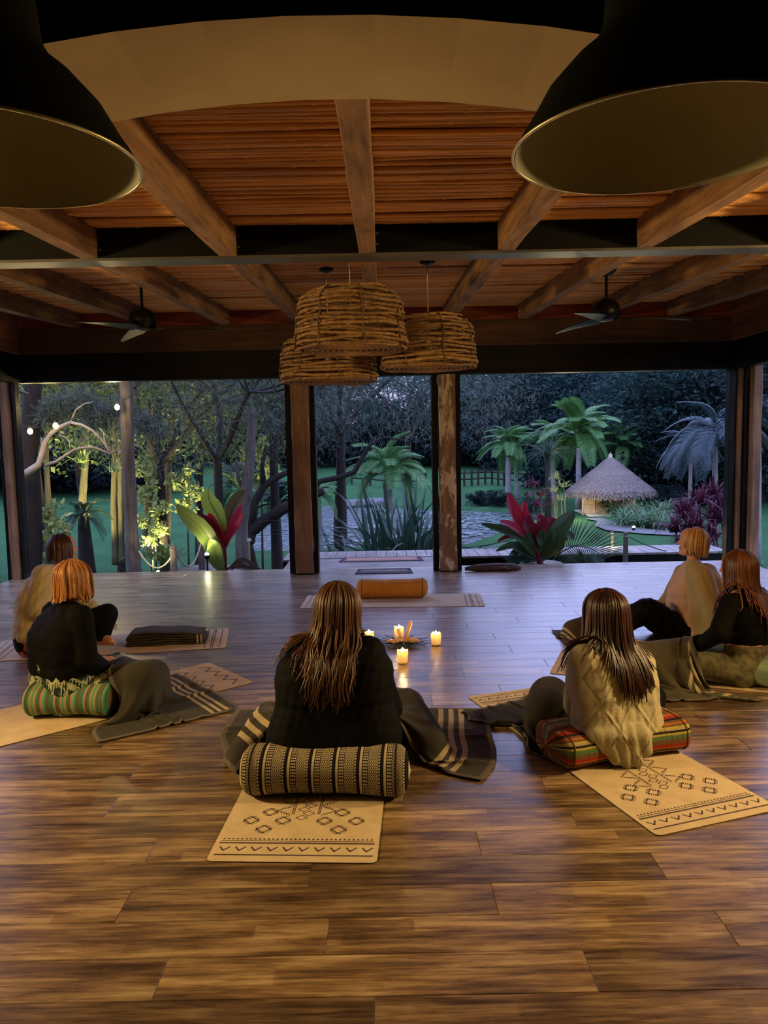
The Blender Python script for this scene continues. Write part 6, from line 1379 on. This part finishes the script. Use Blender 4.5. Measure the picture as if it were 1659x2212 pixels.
A_, B_ = cn[3]*.98, cn[2]*.98; MB().add([A_+Vector((0, 0, .1)), B_+Vector((0, 0, .1)), B_+Vector((0, 0, zc_-gz_+.1)), A_+Vector((0, 0, zc_-gz_+.1))], [(0, 1, 2, 3)]).build('back_screen', M_plain('woven_screen', (.32, .28, .18), .9), t)
MB().box((-hx, -hx, 0), (hx, hx, .07)).build('floor_slab', mPOLE, t)
point('hut_light', (cx_-.6, gy_-.2, zc_+.15), 30, (1, .78, .4), .08)
point('hut_light', (J(1225, 1090, gy_-2.2).x, gy_-2.3, -1.0), 130, (1, .80, .42), .08)
# path, stone edge, fences, hedge
PP = [Z0(a, b, 0) for a, b in ()]
pth = [GP(a, b) for a, b in ((1262, 1122), (1300, 1121), (1330, 1132), (1400, 1146), (1480, 1152), (1470, 1160), (1390, 1156), (1310, 1148), (1285, 1138), (1290, 1128))]
o = MB().add([p+Vector((0, 0, .05)) for p in pth], [tuple(range(len(pth)))]).build('path', M_plain('pale_gravel_path', (.09, .09, .09), .9, 0, .2, 30)); tag(o, kind='structure')
def fence(pxs, pys, label, h=.95):
    P = [GP(a, b) for a, b in zip(pxs, pys)]; t = thing('paddock_fence', label, 'fence', tuple(P[0]))
    for p in P: MB().box((p.x-P[0].x-.06, p.y-P[0].y-.06, p.z-P[0].z-.1), (p.x-P[0].x+.06, p.y-P[0].y+.06, p.z-P[0].z+h)).build('fence_post', mBARKD, t)
    for a, b in zip(P, P[1:]):
        for q in (.45, .85): MB().tube([a-P[0]+Vector((0, 0, q*h)), b-P[0]+Vector((0, 0, q*h))], .05, 4).build('rail', mBARKD, t)
fence([985, 1003, 1019, 1033, 1048, 1063, 1076, 1089, 1114, 1139], [1051, 1051, 1050, 1049, 1048, 1048, 1050, 1051, 1053, 1054], 'dark post and rail fence across the lawn at right')
fence([760, 800, 848, 885, 920], [1047, 1050, 1055, 1055, 1054], 'dark post and rail fence seen between the posts')
for (px, py, s, l_) in ((1075, 1094, .9, 'low rounded grey bush on the far pond bank'), (1035, 1092, .8, 'small twiggy bush on the far pond bank'), (1020, 1005, 2.6, 'dark clipped hedge beyond the lawn right of the peeling post'), (1060, 1010, 2.2, 'low dark hedge left of the light green palm'), (1145, 1112, .9, 'dark low bush beside the burgundy plants'), (1330, 1112, 1.0, 'dark bush at the right foot of the hut'), (1445, 1105, 1.3, 'dark bush right of the strap leaved plants'), (940, 1000, 2.0, 'dark hedge behind the palm between the posts')):
    B = GP(px, py); t = tree('u', l_, B.x, B.y, s*(.55 if 'hedge' in l_ else .28), px, s*(.40 if 'hedge' in l_ else .24), group=None); t.name = 'bush'; t['category'] = 'bush'
for i in range(9): # stones at the pond edge and under the walk
    px, py = ((750, 1091), (775, 1089), (800, 1088), (822, 1088), (1440, 1213), (1462, 1212), (1490, 1212), (640, 1232), (622, 1234))[i]
    B = J(px, py, 10.9) if py > 1200 else GP(px, py); b = bmesh.new(); r = (.16 if py > 1200 else .55) if i < 7 else .05; bmesh.ops.create_icosphere(b, subdivisions=2, radius=r)
    for v in b.verts: v.co *= random.uniform(.85, 1.1); v.co.z *= .55
    me = bpy.data.meshes.new('rock'); b.to_mesh(me); b.free(); o = link('rock', me, M_plain('dark_rock', (.09, .09, .095), .9) if i == 0 else bpy.data.materials['dark_rock'] if i < 7 else M_plain('pale_pebble', (.6, .6, .65), .7)); o.location = B; 
    tag(o, ('grey rock on the far edge of the pond, ' if i < 4 else 'dark rock under the right boardwalk, ' if i < 7 else 'pale pebble at the foot of the left post, ')+ORD[i if i < 4 else i-4 if i < 7 else i-7]+(' from the left' if i < 7 else ' from the right'), 'rock', ('rocks at the pond edge', 'rocks under the boardwalk', 'pale pebbles')[0 if i < 4 else 1 if i < 7 else 2])
# soil bed outside the left opening
o = MB().add([(-6.5, 9.0, -.62), (-.9, 9.0, -.62), (-.9, 11.6, -.80), (-6.5, 12.4, -.80)], [(0, 1, 2, 3)]).build('soil_bed', M_plain('dark_soil', (.05, .06, .035), .95, 0, .5, 10, .5)); tag(o, kind='structure')
